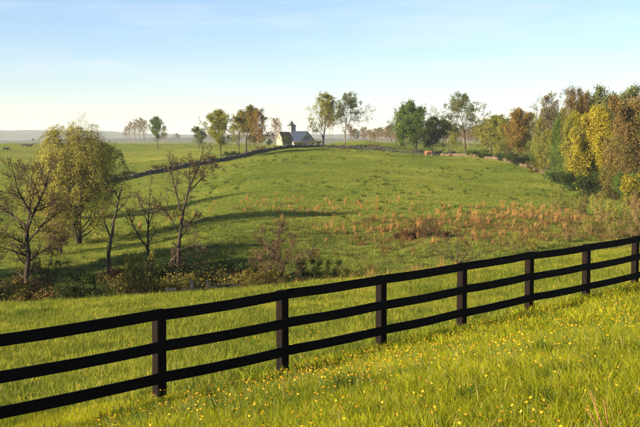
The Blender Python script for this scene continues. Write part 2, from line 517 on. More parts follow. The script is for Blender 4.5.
PROTO = {}
def tree_mesh(key, seed, H, tr, stems=1, lev=(12, 6, 5), crown=(0.5, 0.9), angle=(52, 48, 45), first=0.3, llen=0.40, nleaf=6000, lsize=0.3,
              lspread=0.25, tilt=0.06, trop=0.05, shape=None, droop=0.0, twig=0.012, rat=(0.45, 0.5, 0.55), stemspread=0.22, rl=(-0.5, -0.55), dome=None):
    """generic tree prototype at its real size, root at origin: returns (trunk mesh, crown mesh)"""
    r = np.random.default_rng(seed)
    P0, R0 = [], []
    for k in range(stems):
        n = 9
        d = np.array([r.normal() * tilt, r.normal() * tilt, 1.0])
        if stems > 1:
            a = 2 * math.pi * (k + r.random() * 0.6) / stems
            d = d + np.array([math.cos(a), math.sin(a), 0]) * stemspread * (0.6 + 0.8 * r.random())
        p = np.array([r.normal() * 0.12 * (stems > 1), r.normal() * 0.12 * (stems > 1), -0.3])
        hh = H * (0.86 if stems == 1 else 0.62 + 0.26 * r.random()) * (0.88 if dome else 1.0)
        pts = [p]
        for j in range(n - 1):
            d = nrm(d + r.normal(size=3) * 0.07 + np.array([0, 0, 0.0 if dome else 0.05]))
            p = p + d * hh / (n - 1); pts.append(p)
        P0.append(pts)
        tt = np.linspace(0, 1, n)
        R0.append(tr * (1.0 if stems == 1 else 0.65) * (1 - 0.88 * tt ** 0.8) + 0.25 * tr * np.exp(-tt * 22))
    P0 = np.array(P0); R0 = np.array(R0)
    sh = shape or (lambda t: np.clip(1.25 - 0.95 * ((t - first) / (1 - first)) ** 1.3, 0.25, 2))
    G = [(P0, R0, 7)]
    P1, R1 = sprout(r, P0, R0, max(2, lev[0] // stems), first, angle[0], llen * H, rat[0], 6, 0.13, trop + 0.04, sh, droop)
    R1 = np.maximum(R1, twig * 1.6); G.append((P1, R1, 5))
    P2, R2 = sprout(r, P1, R1, lev[1], 0.2, angle[1], rl[0], rat[1], 4, 0.16, trop, None, droop)
    R2 = np.maximum(R2, twig * 1.1); G.append((P2, R2, 3))
    P3, R3 = sprout(r, P2, R2, lev[2], 0.15, angle[2], rl[1], rat[2], 3, 0.2, trop, None, droop)
    R3 = np.maximum(R3, twig * 0.7); G.append((P3, R3, 3))
    last = [P3, P2]
    if len(lev) > 3:
        P4, R4 = sprout(r, P3, R3, lev[3], 0.1, 45, -0.6, 0.6, 2, 0.22, trop, None, droop)
        R4 = np.maximum(R4, twig * 0.5); G.append((P4, R4, 3)); last = [P4, P3]
    def env(v):
        if not dome: return v
        v = v.copy()
        k = dome / ext
        low = np.clip(v[:, 2] / (0.25 * H), 0, 1)[:, None]
        v[:, :2] = (v[:, :2] - cen * low) * (1 + (k - 1) * low)
        rr = np.hypot(v[:, 0], v[:, 1])
        zm = H * np.sqrt(np.clip(1 - (rr / (1.22 * dome)) ** 2, 0.04, 1)) * 0.80
        hi = v[:, 2] > zm
        v[hi, 2] = zm[hi] + (v[hi, 2] - zm[hi]) * 0.33
        return v
    if dome:
        tips = np.concatenate([P.reshape(-1, 3) for P in last])
        cen = np.median(tips[:, :2], axis=0)
        ext = np.percentile(np.hypot(*(tips[:, :2] - cen).T), 95)
    v, q = join_tubes(G); v = env(v)
    tm = mesh_np(key + '_trunk', v, q, smooth=True); tm.materials.append(MATS['bark_dark'])
    cm = None
    if nleaf:
        v, q = leaves(r, last, nleaf, lsize, lspread); v = env(v)
        cm = mesh_np(key + '_crown', v, q); cm.materials.append(LM['olive'])
    top = np.percentile(v[:, 2], 99.7) if nleaf else max(P[..., 2].max() for P, _, _ in G)
    PROTO[key] = (tm, cm, float(top))
    return PROTO[key]

def put_tree(name, key, px, py, Y, h_px, leaf, bark, label, cat='tree', group=None, rz=None, wide=1.0, world=None, top=None):
    """stand a copy of a prototype on the ground; h_px = height in photo pixels (sets its real height at Y)"""
    tm, cm, H = PROTO[key]
    if world is None:
        p = at(px, py, Y)
        x, y = p[0], p[1]
    else:
        x, y = world; Y = y
    z = gz(x, y)
    if top is not None:                       # crown tip at photo row `top`
        h = at(px, top, Y)[2] - z
    else:
        h = h_px * mpp(Y) if h_px > 0 else -h_px
    s = h / H
    e = empty(name, (x, y, z), random.uniform(0, 6.28) if rz is None else rz, (s * wide, s * wide, s))
    link('trunk', tm, e, MATS[bark])
    if cm is not None and leaf: link('crown', cm, e, LM[leaf])
    return tag(e, label, cat, group)

def traced_tree(name, base, Y, limbs, r0, lev, leaf, bark, label, seed, nleaf, lsize, cat='tree', llen=1.0, twig=0.004, angle=50, trop=0.06, droop=0.0, lspread=0.05, depth=0.8, group=None):
    """a near tree: its limbs follow the photo's limbs at their own distance, each swung in depth; finer levels are grown"""
    r = np.random.default_rng(seed)
    b = at(base[0], base[1], Y); b[2] = gz(b[0], b[1]) - 0.1
    e = empty(name, (b[0], b[1], b[2]))
    P0, R0 = [], []
    for k, (pts, ra, rb, dd) in enumerate(limbs):
        w = np.array([at(p[0], p[1], Y) for p in pts]) - b
        if k == 0: w[0] = (w[0][0], 0, 0)
        ln = np.linalg.norm(np.diff(w, axis=0), axis=1).sum()
        t = np.linspace(0, 1, len(w))
        off = dd if isinstance(dd, tuple) else (0, dd)
        dyv = off[0] + (off[1] - off[0]) * t
        scale = (Y + dyv) / Y
        cam0 = np.array([0, 0, EYE])
        w = (w + b - cam0) * scale[:, None] + cam0 - b
        w = resample(w, 9)
        w[1:-1] += r.normal(size=(7, 3)) * 0.02 * ln / 3
        P0.append(w); R0.append(np.linspace(ra, rb, 9))
    P0 = np.array(P0); R0 = np.array(R0)
    G = [(P0, R0, 7)]
    P1, R1 = sprout(r, P0[:], R0[:], lev[0], 0.25, angle, llen, 0.5, 5, 0.14, trop, None, droop)
    R1 = np.clip(R1, twig * 1.8, 0.05); G.append((P1, R1, 4))
    P2, R2 = sprout(r, P1, R1, lev[1], 0.15, angle, -0.5, 0.6, 4, 0.16, trop, None, droop)
    R2 = np.clip(R2, twig * 1.2, 0.03); G.append((P2, R2, 3))
    P3, R3 = sprout(r, P2, R2, lev[2], 0.1, angle, -0.55, 0.6, 2, 0.2, trop, None, droop)
    R3 = np.clip(R3, twig * 0.8, 0.02); G.append((P3, R3, 3))
    v, q = join_tubes(G)
    tm = mesh_np('trunk', v, q, smooth=True)
    link('trunk', tm, e, MATS[bark])
    if nleaf:
        v, q = leaves(r, [P3, P2], nleaf, lsize, lspread)
        link('crown', mesh_np('crown', v, q), e, LM[leaf])
    return tag(e, label, cat, group)

# prototypes ------------------------------------------------------
tree_mesh('round', 21, 12, 0.26, 1, (16, 7, 6), first=0.22, llen=0.40, nleaf=18000, lsize=0.25, lspread=0.28, angle=(60, 52, 50))
tree_mesh('dense', 22, 11, 0.26, 2, (18, 8, 6), first=0.12, llen=0.36, nleaf=24000, lsize=0.25, lspread=0.32, angle=(62, 55, 50))
tree_mesh('oval', 23, 13, 0.22, 1, (20, 7, 6), first=0.20, llen=0.36, nleaf=16000, lsize=0.23, lspread=0.26, angle=(48, 48, 45))
tree_mesh('open', 24, 13, 0.24, 2, (18, 7, 5, 3), first=0.28, llen=0.40, nleaf=8000, lsize=0.20, lspread=0.16, angle=(48, 45, 45), stemspread=0.30)
tree_mesh('airy', 25, 14, 0.24, 1, (22, 7, 6, 3), first=0.18, llen=0.40, nleaf=13000, lsize=0.19, lspread=0.15, angle=(45, 45, 45))
tree_mesh('bare', 26, 13, 0.24, 1, (18, 7, 6, 3), first=0.2, llen=0.36, nleaf=4200, lsize=0.17, lspread=0.1, angle=(36, 40, 40), twig=0.016)
tree_mesh('bush_tree', 27, 9, 0.14, 6, (36, 7, 6, 2), first=0.05, llen=0.30, nleaf=12000, lsize=0.11, lspread=0.13, angle=(52, 50, 50), stemspread=0.5, dome=3.2)
tree_mesh('wood', 28, 15, 0.26, 1, (22, 8, 6, 2), first=0.08, llen=0.36, nleaf=40000, lsize=0.17, lspread=0.26, angle=(56, 50, 48))
tree_mesh('wood_thin', 29, 15, 0.22, 2, (22, 8, 6, 2), first=0.10, llen=0.34, nleaf=20000, lsize=0.15, lspread=0.2, angle=(46, 46, 46), stemspread=0.18)
tree_mesh('wood_wide', 30, 13, 0.28, 3, (24, 8, 6, 2), first=0.06, llen=0.36, nleaf=42000, lsize=0.17, lspread=0.26, angle=(58, 50, 48), stemspread=0.28)
tree_mesh('willow', 31, 12, 0.24, 3, (78, 8, 6, 3), first=0.10, llen=0.40, nleaf=60000, lsize=0.10, lspread=0.13, angle=(58, 46, 44), stemspread=0.20, twig=0.008, dome=4.0, shape=lambda t: np.sqrt(np.clip(1 - ((t - 0.40) / 0.66) ** 2, 0.08, 1)))
tree_mesh('shrub', 32, 3, 0.05, 6, (30, 6, 6), first=0.05, llen=0.30, nleaf=11000, lsize=0.065, lspread=0.09, angle=(48, 48, 48), stemspread=0.6, twig=0.006)
tree_mesh('twiggy', 33, 3, 0.045, 7, (35, 6, 5, 3), first=0.1, llen=0.30, nleaf=2600, lsize=0.075, lspread=0.06, angle=(40, 42, 42), stemspread=0.5, twig=0.006)
tree_mesh('wispy', 34, 3.5, 0.04, 8, (40, 6, 5, 2), first=0.15, llen=0.22, nleaf=3600, lsize=0.07, lspread=0.07, angle=(28, 34, 38), stemspread=0.45, twig=0.006)
tree_mesh('thicket', 35, 2.2, 0.04, 9, (45, 6, 5), first=0.05, llen=0.34, nleaf=12000, lsize=0.065, lspread=0.10, angle=(60, 55, 50), stemspread=1.1, twig=0.006)

# ---------------------------------------------------------------- the near board fence
m_, nt, out = new_mat('black_paint')
tc = nd(nt, 'ShaderNodeTexCoord').outputs['Object']
mp = nd(nt, 'ShaderNodeMapping'); mp.inputs['Scale'].default_value = (1, 12, 12); nt.links.new(tc, mp.inputs[0])
g_ = noise(nt, 5, 5, mp.outputs[0], 0.7)
p_ = nd(nt, 'ShaderNodeBsdfPrincipled'); p_.inputs['Roughness'].default_value = 0.75; p_.inputs['Specular IOR Level'].default_value = 0.06
nt.links.new(ramp(nt, g_, [(0.35, (0.0028, 0.0024, 0.0024)), (0.8, (0.008, 0.006, 0.005))]), p_.inputs['Base Color'])
b_ = nd(nt, 'ShaderNodeBump'); b_.inputs['Strength'].default_value = 0.35; b_.inputs['Distance'].default_value = 0.004
nt.links.new(g_, b_.inputs['Height']); nt.links.new(b_.outputs[0], p_.inputs['Normal']); nt.links.new(p_.outputs[0], out.inputs[0])
m_, nt, out = new_mat('black_post_paint')
tc = nd(nt, 'ShaderNodeTexCoord').outputs['Object']
mp = nd(nt, 'ShaderNodeMapping'); mp.inputs['Scale'].default_value = (12, 12, 1.2); nt.links.new(tc, mp.inputs[0])
g_ = noise(nt, 4, 5, mp.outputs[0], 0.7)
p_ = nd(nt, 'ShaderNodeBsdfPrincipled'); p_.inputs['Roughness'].default_value = 0.85; p_.inputs['Specular IOR Level'].default_value = 0.06
nt.links.new(ramp(nt, g_, [(0.35, (0.004, 0.003, 0.003)), (0.62, (0.010, 0.006, 0.005)), (0.85, (0.034, 0.019, 0.012))]), p_.inputs['Base Color'])
b_ = nd(nt, 'ShaderNodeBump'); b_.inputs['Strength'].default_value = 0.5; b_.inputs['Distance'].default_value = 0.006
nt.links.new(g_, b_.inputs['Height']); nt.links.new(b_.outputs[0], p_.inputs['Normal']); nt.links.new(p_.outputs[0], out.inputs[0])

fpos = lambda i: i - 0.14 if i == -1 else i
fence = empty('board_fence', (FX0, FY0, -2.0))
tag(fence, 'near black three-rail board fence crossing the bright flowering meadow', 'fence')
FANG = math.atan2(FDY, FDX)
fdir = np.array([math.cos(FANG), math.sin(FANG), 0]); fnear = np.array([math.sin(FANG), -math.cos(FANG), 0])
PIX_P = F / FY0
def post_top(i):                                      # level-ish line with small human error
    return EYE - 2.375 + 0.006 * math.sin(i * 2.1) - 0.002 * i
pm = MB().box((0, 0, 0), (0.155, 0.135, 1.66)).build('post', MATS['black_post_paint'], fence, 0.008)
post_me = pm.data
bpy.data.objects.remove(pm)
for i in range(-3, 10):
    x, y = FX0 + FDX * fpos(i), FY0 + FDY * fpos(i)
    o = link('post', post_me, fence)
    o.location = (x - FX0, y - FY0, post_top(i) - 0.845 + 2.0)
    o.rotation_euler = (random.uniform(-.008, .008), random.uniform(-.008, .008), FANG + random.uniform(-.03, .03))
for i in range(-3, 9):
    for k in range(3):
        a = np.array([FX0 + FDX * fpos(i), FY0 + FDY * fpos(i), post_top(i) - 0.078 - 0.44 * k])
        b = np.array([FX0 + FDX * fpos(i + 1), FY0 + FDY * fpos(i + 1), post_top(i + 1) - 0.078 - 0.44 * k])
        a[2] += random.uniform(-.014, .014); b[2] += random.uniform(-.014, .014)
        ln = np.linalg.norm(b - a)
        n = 7
        mb = MB(); vs = []
        for j in range(n):
            t = j / (n - 1)
            x = (t - 0.5) * (ln - 0.004)
            sag = -0.014 * math.sin(math.pi * t) + random.uniform(-.0025, .0025)
            hh = 0.076 + random.uniform(-.0015, .0015); bow = 0.006 * math.sin(math.pi * t * 1.0) * (1 if (i + k) % 2 else -1)
            vs += [(x, -0.014 + bow, sag - hh), (x, 0.014 + bow, sag - hh), (x, 0.014 + bow, sag + hh), (x, -0.014 + bow, sag + hh)]
        fs = [(0, 3, 2, 1), (4 * n - 4, 4 * n - 3, 4 * n - 2, 4 * n - 1)]
        for j in range(n - 1):
            for s in range(4):
                fs.append((4 * j + s, 4 * j + (s + 1) % 4, 4 * j + 4 + (s + 1) % 4, 4 * j + 4 + s))
        o = mb.add(vs, fs).build('rail', MATS['black_paint'], fence, 0.003)
        c = (a + b) / 2 + fnear * (0.0675 + 0.016)
        o.location = (c[0] - FX0, c[1] - FY0, c[2] + 2.0)
        o.rotation_euler = (0, -math.asin((b[2] - a[2]) / ln), FANG)

# ---------------------------------------------------------------- stone wall along the hill
solid_mat('field_stone', (0.10, 0.085, 0.065), (0.30, 0.25, 0.185), 1.1, 0.95, 0.6, 9)
solid_mat('field_stone_pale', (0.055, 0.040, 0.025), (0.14, 0.097, 0.056), 0.9, 0.95, 0.6, 9)
solid_mat('shaded_stone', (0.020, 0.022, 0.014), (0.075, 0.070, 0.048), 0.8, 0.95, 0.6, 9)  # same wall as the tan stretch; shade of its unlit side put into the colour
def stone_wall(pts, hgt, label, mat, seed):
    r = random.Random(seed)
    W = np.array([at(*p) for p in pts])[:, :2]
    d = np.concatenate([[0], np.cumsum(np.linalg.norm(np.diff(W, axis=0), axis=1))])
    P = lambda s: np.array([np.interp(s, d, W[:, 0]), np.interp(s, d, W[:, 1])])
    b = P(0); e = empty('stone_wall', (b[0], b[1], gz(*b)))
    tag(e, label, 'wall')
    core, stones = MB(), MB()
    ss = np.arange(0, d[-1], 0.45)
    xy = np.array([P(s) for s in ss]); zz = ground(xy[:, 0], xy[:, 1])
    z0 = gz(*b)
    for j, s in enumerate(ss):
        t = P(min(s + 0.3, d[-1])) - P(max(s - 0.3, 0)); ang = math.atan2(t[1], t[0])
        p = xy[j]; nrmv = np.array([math.sin(ang), -math.cos(ang)])
        hl = hgt * (0.86 + 0.30 * r.random()) * (0.85 + 0.5 * float(vnoise(np.array([s / 9.0]), np.array([seed * 7.1]))[0] + 0.35))
        core.box((p[0] - b[0], p[1] - b[1], zz[j] - z0 + hl / 2 - 0.3), (0.47, 0.5, hl + 0.35), ang)
        z = -0.05
        while z < hl:
            h = 0.17 + 0.16 * r.random()
            for side in (-1, 1):
                w = 0.36 + 0.3 * r.random()
                o_ = side * (0.27 + 0.08 * r.random())
                sh = r.uniform(-.15, .15)
                stones.box((p[0] - b[0] + nrmv[0] * o_ + math.cos(ang) * sh, p[1] - b[1] + nrmv[1] * o_ + math.sin(ang) * sh, zz[j] - z0 + z + h / 2), (w, 0.26, h * 0.94), ang + r.uniform(-.2, .2), r.uniform(-.12, .12))
            z += h
        if r.random() < 0.8:
            stones.box((p[0] - b[0], p[1] - b[1], zz[j] - z0 + hl + 0.06), (0.38 + 0.3 * r.random(), 0.66, 0.16 + 0.16 * r.random()), ang + r.uniform(-.4, .4), r.uniform(-.2, .2))
    core.build('wall_core', MATS[mat], e)
    o = stones.build('stones', MATS[mat], e); o['kind'] = 'stuff'
    return e
stone_wall(WALL[:10], 0.72, 'long stone wall with shade in its dark colour running up over the crest of the grassy hill', 'shaded_stone', 3)
stone_wall(WALL[9:], 0.55, 'sunlit tan dry stone wall descending along the edge of the wood', 'field_stone_pale', 5)

# ---------------------------------------------------------------- barn and house on the hilltop
solid_mat('white_boards', (0.25, 0.245, 0.235), (0.34, 0.335, 0.32), 3, 0.8, 0.2, 12, (6, 6, 0.6))
solid_mat('cream_boards', (0.24, 0.19, 0.125), (0.31, 0.26, 0.18), 3, 0.8, 0.2, 12, (6, 6, 0.6))
solid_mat('blue_metal', (0.010, 0.017, 0.042), (0.019, 0.029, 0.062), 2, 0.55, 0.15, 6, (8, 8, 1), 0.5)
solid_mat('dark_shingle', (0.022, 0.028, 0.030), (0.05, 0.055, 0.055), 5, 0.8)
solid_mat('brown_shingle', (0.05, 0.028, 0.018), (0.09, 0.052, 0.032), 5, 0.9)
solid_mat('dark_glass', (0.010, 0.013, 0.02), (0.03, 0.035, 0.05), 1, 0.15, spec=0.6)

def gable_house(name, loc, rz, W_, Lg, eave, rise, wallm, roofm, label, window, over=0.35):
    """gable end faces local -Y, ridge along +Y"""
    e = empty(name, loc, rz)
    w = W_ / 2
    MB().add([(-w, 0, -1), (w, 0, -1), (w, 0, eave), (0, 0, eave + rise), (-w, 0, eave),
              (-w, Lg, -1), (w, Lg, -1), (w, Lg, eave), (0, Lg, eave + rise), (-w, Lg, eave)],
             [(0, 1, 2, 3, 4), (5, 9, 8, 7, 6), (1, 6, 7, 2), (0, 4, 9, 5), (2, 7, 8, 3), (4, 3, 8, 9)]).build('wall', wallm, e)
    rf = None
    k = rise / w
    for sgn in (-1, 1):
        x0, z0 = 0, eave + rise + 0.05; x1, z1 = sgn * (w + over), eave - over * k + 0.05
        t = 0.14
        vs = [(x0, -over, z0), (x1, -over, z1), (x1, Lg + over, z1), (x0, Lg + over, z0)]
        vs += [(a, b_2, c + t) for a, b_2, c in vs]
        fs = [(0, 1, 2, 3), (4, 7, 6, 5), (0, 4, 5, 1), (1, 5, 6, 2), (2, 6, 7, 3), (3, 7, 4, 0)]
        r_ = MB().add(vs, fs).build('roof', roofm, e)
        n = max(4, int(Lg / 0.6))
        seam = MB()
        for j in range(n):
            yy = -over + (j + 0.5) * (Lg + 2 * over) / n
            va = [(x0, yy - .025, z0 + t + .002), (x1, yy - .025, z1 + t + .002), (x1, yy + .025, z1 + t + .002), (x0, yy + .025, z0 + t + .002)]
            va += [(a, b_2, c + .05) for a, b_2, c in va]
            seam.add(va, fs)
        so = seam.build('seams', roofm, r_); so['kind'] = 'stuff'
        # bargeboard
        MB().add([(x0, -over - .04, z0 - .22), (x1, -over - .04, z1 - .22), (x1, -over - .04, z1 + .08), (x0, -over - .04, z0 + .08),
                  (x0, -over + .0, z0 - .22), (x1, -over + .0, z1 - .22), (x1, -over + .0, z1 + .08), (x0, -over + .0, z0 + .08)],
                 [(0, 1, 2, 3), (4, 7, 6, 5), (0, 4, 5, 1), (1, 5, 6, 2), (2, 6, 7, 3), (3, 7, 4, 0)]).build('bargeboard', wallm, r_)
    for (wx, wz, ww, wh) in window:
        f_ = MB()
        for (cx_, cz_, sx_, sz_) in ((wx, wz + wh / 2 + .06, ww + .24, .12), (wx, wz - wh / 2 - .06, ww + .24, .12), (wx - ww / 2 - .06, wz, .12, wh), (wx + ww / 2 + .06, wz, .12, wh), (wx, wz, .07, wh)):
            f_.box((cx_, -.05, cz_), (sx_, .12, sz_))
        wo = f_.build('window', wallm, e)
        MB().box((wx, -.012, wz), (ww, .03, wh)).build('pane', MATS['dark_glass'], wo)
    return tag(e, label, 'building')

YB = 395.0
pb = at(307, 144.5, YB); zb = gz(pb[0], pb[1])
ridge_z = at(307, 131.6, YB)[2]
barn = gable_house('barn', (pb[0], pb[1], zb), math.radians(38), 7.4, 11.5, ridge_z - zb - 3.6, 3.6, MATS['white_boards'], MATS['blue_metal'],
                   'white barn with blue metal roof and pointed cupola behind the hilltop wall', [(0.0, ridge_z - zb - 2.6, 2.4, 1.5)])
# cupola at the far end of the ridge
cu_y = 9.9; ze = ridge_z - zb
cup = MB().box((0, cu_y, ze + 0.6), (2.3, 2.3, 3.0)).build('cupola', MATS['white_boards'], barn)
MB().box((0, cu_y, ze + 2.16), (2.6, 2.6, 0.14)).build('cornice', MATS['white_boards'], cup)
w = 1.5
MB().add([(-w, cu_y - w, ze + 2.235), (w, cu_y - w, ze + 2.235), (w, cu_y + w, ze + 2.235), (-w, cu_y + w, ze + 2.235), (-.62, cu_y - .62, ze + 3.0), (.62, cu_y - .62, ze + 3.0), (.62, cu_y + .62, ze + 3.0), (-.62, cu_y + .62, ze + 3.0), (0, cu_y, ze + 4.5)],
         [(3, 2, 1, 0), (0, 1, 5, 4), (1, 2, 6, 5), (2, 3, 7, 6), (3, 0, 4, 7), (4, 5, 8), (5, 6, 8), (6, 7, 8), (7, 4, 8)]).build('cupola_roof', MATS['dark_shingle'], cup)
for sx_, sy_ in ((0, -1), (-1, 0), (1, 0)):
    lv = MB()
    for q_ in range(4):
        lv.box((sx_ * 1.17, cu_y + sy_ * 1.17, ze + 1.0 + q_ * 0.26), ((0.9 if sy_ else 0.07), (0.9 if sx_ else 0.07), 0.16))
    lv.build('louvre', MATS['dark_shingle'], cup)
ph = at(279.5, 144.5, YB - 12); zh = gz(ph[0], ph[1])
rz_h = at(279.5, 132.3, YB - 12)[2] - zh
house = gable_house('farmhouse', (ph[0], ph[1], zh), math.radians(-52), 3.7, 4.6, rz_h - 2.4, 2.4, MATS['cream_boards'], MATS['brown_shingle'],
                    'small cream farmhouse with brown shingle roof left of the cupola barn', [(-0.1, rz_h - 2.0, 0.6, 0.8)], 0.25)

# ---------------------------------------------------------------- hilltop and background trees
HT = [ # name, proto, px, base row, Y, top row, leaf, bark, wide, label
 ('leafy_tree', 'oval', 158, 148, 400, 116.5, 'mid_green', 'bark_dark', 0.85, 'lone green oval tree standing on the far pasture beside pale bare trees'),
 ('leafy_tree', 'round', 199, 149, 350, 126.5, 'grey_green', 'bark_dark', 0.95, 'small grey green tree between the lone oval tree and the wall'),
 ('leafy_tree', 'oval', 221, 159, 236, 109.5, 'yellow_green', 'bark_dark', 0.95, 'slim yellow green tree growing beside the dark stone wall'),
 ('leafy_tree', 'round', 246, 152, 268, 106, 'olive', 'bark_dark', 1.0, 'broad olive tree with golden crown left of the farmhouse'),
 ('leafy_tree', 'airy', 257, 152, 262, 110.5, 'orange', 'bark_tan', 0.95, 'orange budding tree in front of the broad olive tree'),
 ('leafy_tree', 'airy', 239, 151, 272, 112, 'yellow_green', 'bark_dark', 0.7, 'narrow yellow green tree against the left side of the olive tree'),
 ('budding_tree', 'bare', 277, 146, 430, 117.5, 'tan', 'bark_tan', 1.0, 'pale orange budding tree rising behind the farmhouse'),
 ('leafy_tree', 'airy', 323, 148, 278, 92.5, 'yellow_green', 'bark_dark', 1.0, 'tall thin yellow green tree right of the barn'),
 ('sparse_tree', 'open', 344, 148, 284, 92, 'grey_green', 'bark_grey', 0.95, 'tall sparse grey tree beside the thin yellow green tree'),
 ('sparse_tree', 'open', 331, 147, 300, 101, 'tan', 'bark_grey', 0.6, 'sparse tan tree seen between the two tall trees by the barn'),
 ('leafy_tree', 'dense', 416, 154, 268, 101.5, 'mid_green', 'bark_dark', 0.72, 'large green tree on the crest with a round lit crown'),
 ('leafy_tree', 'dense', 430, 154, 264, 117, 'dark_green', 'bark_dark', 0.85, 'dense dark green tree crowded against the large green tree'),
 ('leafy_tree', 'round', 405, 153, 272, 122, 'mid_green', 'bark_dark', 0.6, 'small green tree at the left foot of the large green tree'),
 ('bare_tree', 'bare', 399, 150, 330, 111.5, 'pale_bud', 'bark_pale', 0.9, 'pale bare tree standing behind the small green tree on the crest'),
 ('sparse_tree', 'open', 466, 155, 264, 92.5, 'grey_green', 'bark_dark', 1.1, 'big spreading grey green tree with forked dark trunk on the crest'),
 ('leafy_tree', 'round', 449, 152, 320, 121, 'yellow_green', 'bark_dark', 0.85, 'yellow green tree behind the spreading forked tree'),
 ('leafy_tree', 'round', 491, 155, 290, 115, 'yellow_green', 'bark_dark', 1.25, 'round yellow green tree at the near end of the wood by the wall'),
 ('leafy_tree', 'dense', 506, 156, 300, 118, 'yellow_green', 'bark_dark', 1.25, 'low yellow green tree between the round one and the orange tree'),
]
for (nm, key, px, py, Y, top, leaf, bark, wide, lab) in HT:
    put_tree(nm, key, px, py, Y, 0, leaf, bark, lab, wide=wide, top=top)
for (px, top, Y) in ((129, 121.5, 480), (134, 119, 500), (139, 117.5, 490), (144, 120, 510), (125, 126, 505)):
    put_tree('bare_tree', 'bare', px, 146, Y, 0, 'pale_bud', 'bark_pale', 'pale slender bare tree in the clump beyond the far pasture', group='pale bare clump beyond the pasture', wide=0.8, top=top)
r_ = random.Random(12)
for k in range(34):
    px = 352 + k * 4.5 + r_.uniform(-2, 2)
    put_tree('distant_tree', r_.choice(['bare', 'airy', 'bare']), px, 146, r_.uniform(420, 520), 0, r_.choice(['tan', 'tan', 'rust', 'olive']), 'bark_tan',
             'brownish budding tree in the far row behind the crest', group='brown trees in the far row', wide=r_.uniform(1.3, 1.9), top=r_.uniform(124, 132))
for k in range(9):
    px = 165 + k * 15 + r_.uniform(-3, 3)
    put_tree('distant_tree', 'bare', px, 146, r_.uniform(520, 620), 0, 'pale_bud', 'bark_pale', 'low pale tree in the hazy row behind the hilltop trees',
             group='pale trees in the hazy row', wide=1.5, top=r_.uniform(130, 136))

# the wood on the right
WD = [
 ('oval', 522, 168, 228, 108.5, 'orange', 0.85, 'orange leafed tree at the edge of the wood behind the tan wall'),
 ('wood', 513, 164, 240, 119, 'olive', 0.7, 'olive tree half hidden left of the orange tree in the wood'),
 ('wood', 540, 175, 212, 109, 'yellow_green', 0.62, 'yellow green tree right of the orange tree in the wood'),
 ('bare', 555, 180, 208, 92, 'pale_bud', 0.8, 'tall pale bare-topped tree left of the tall rust tree'),
 ('wood', 558, 183, 186, 114, 'mid_green', 0.62, 'green tree standing below the pale bare-topped tree'),
 ('wood_thin', 573, 184, 178, 87, 'rust', 0.52, 'tallest rust coloured tree in the middle of the wood'),
 ('wood', 574, 186, 170, 112, 'yellow_green', 0.55, 'sunlit green tree in front of the tallest rust tree'),
 ('wood_wide', 607, 186, 188, 86.5, 'grey_green', 0.8, 'wide grey green tree rising behind the bright yellow tree'),
 ('wood_wide', 602, 192, 160, 107, 'bright_yellow', 0.68, 'bright yellow tree on the sunny edge of the wood'),
 ('wood_wide', 632, 196, 152, 97, 'rust', 0.62, 'large rust brown tree at the near end of the wood'),
 ('wood', 652, 200, 146, 100, 'olive', 0.75, 'dark olive tree beside the large rust tree'),
 ('wood', 587, 186, 178, 103, 'olive', 0.5, 'narrow olive tree between the rust and yellow trees'),
 ('wood_wide', 668, 200, 160, 92, 'olive', 0.8, 'olive tree at the outer end of the wood'),
 ('wood_thin', 642, 190, 185, 94, 'tan', 0.7, 'thin tan tree behind the large rust tree'),
 ('wood', 530, 168, 250, 113, 'yellow_green', 0.8, 'golden green tree deep in the wood behind the yellow green tree'),
 ('wood_wide', 585, 175, 230, 112, 'olive', 1.0, 'broad olive tree deep in the wood'),
 ('wood_wide', 625, 178, 225, 108, 'mid_green', 1.1, 'broad green tree deep in the wood behind the rust tree'),
 ('wood_wide', 550, 168, 260, 118, 'olive', 1.0, 'olive tree deep in the wood behind the pale tree'),
 ('wood', 499, 162, 252, 119, 'yellow_green', 0.9, 'full yellow green tree left of the orange tree behind the tan wall'),
 ('wood_wide', 549, 174, 235, 108, 'yellow_green', 0.8, 'golden green tree behind the pale bare-topped tree'),
 ('wood', 584, 184, 196, 98, 'olive', 0.7, 'olive tree filling the gap right of the tallest rust tree'),
 ('wood', 565, 184, 177, 128, 'mid_green', 0.6, 'young green tree at the sunny wood edge below the tallest rust tree'),
 ('wood_wide', 590, 188, 172, 134, 'mid_green', 0.6, 'low green tree left of the bright yellow tree'),
 ('wood', 547, 178, 200, 130, 'yellow_green', 0.7, 'low yellow green tree at the wood edge below the pale tree'),
 ('wood_wide', 616, 194, 156, 138, 'olive', 0.6, 'low olive tree between the yellow and the large rust tree'),
 ('wood_wide', 572, 178, 240, 118, 'mid_green', 1.0, 'broad green tree deep in the wood behind the narrow olive tree'),
 ('wood', 535, 170, 222, 132, 'mid_green', 0.7, 'low green tree between the orange tree and the tan wall'),
]
for (key, px, py, Y, top, leaf, wide, lab) in WD:
    put_tree('wood_tree', key, px, py, Y, 0, leaf, 'bark_dark' if leaf != 'tan' else 'bark_grey', lab, wide=wide * 0.98, top=top)
US = [(548, 181, 184, 10, 'mid_green', 'shrub'), (562, 184, 177, 15, 'mid_green', 'thicket'), (572, 187, 171, 16, 'mid_green', 'shrub'), (582, 189, 166, 18, 'dark_green', 'thicket'),
      (592, 190, 160, 18, 'mid_green', 'shrub'), (604, 193, 154, 20, 'dark_green', 'thicket'), (616, 196, 148, 24, 'olive', 'shrub'), (628, 198, 144, 26, 'mid_green', 'shrub'),
      (641, 202, 138, 28, 'bright_yellow', 'shrub'), (655, 205, 136, 26, 'yellow_green', 'shrub'), (535, 173, 204, 12, 'olive', 'shrub'), (520, 166, 224, 11, 'dark_green', 'thicket'),
      (508, 162, 236, 9, 'dark_green', 'thicket'), (477, 158, 256, 9, 'mid_green', 'thicket'), (484, 160, 249, 7, 'dark_green', 'thicket')]
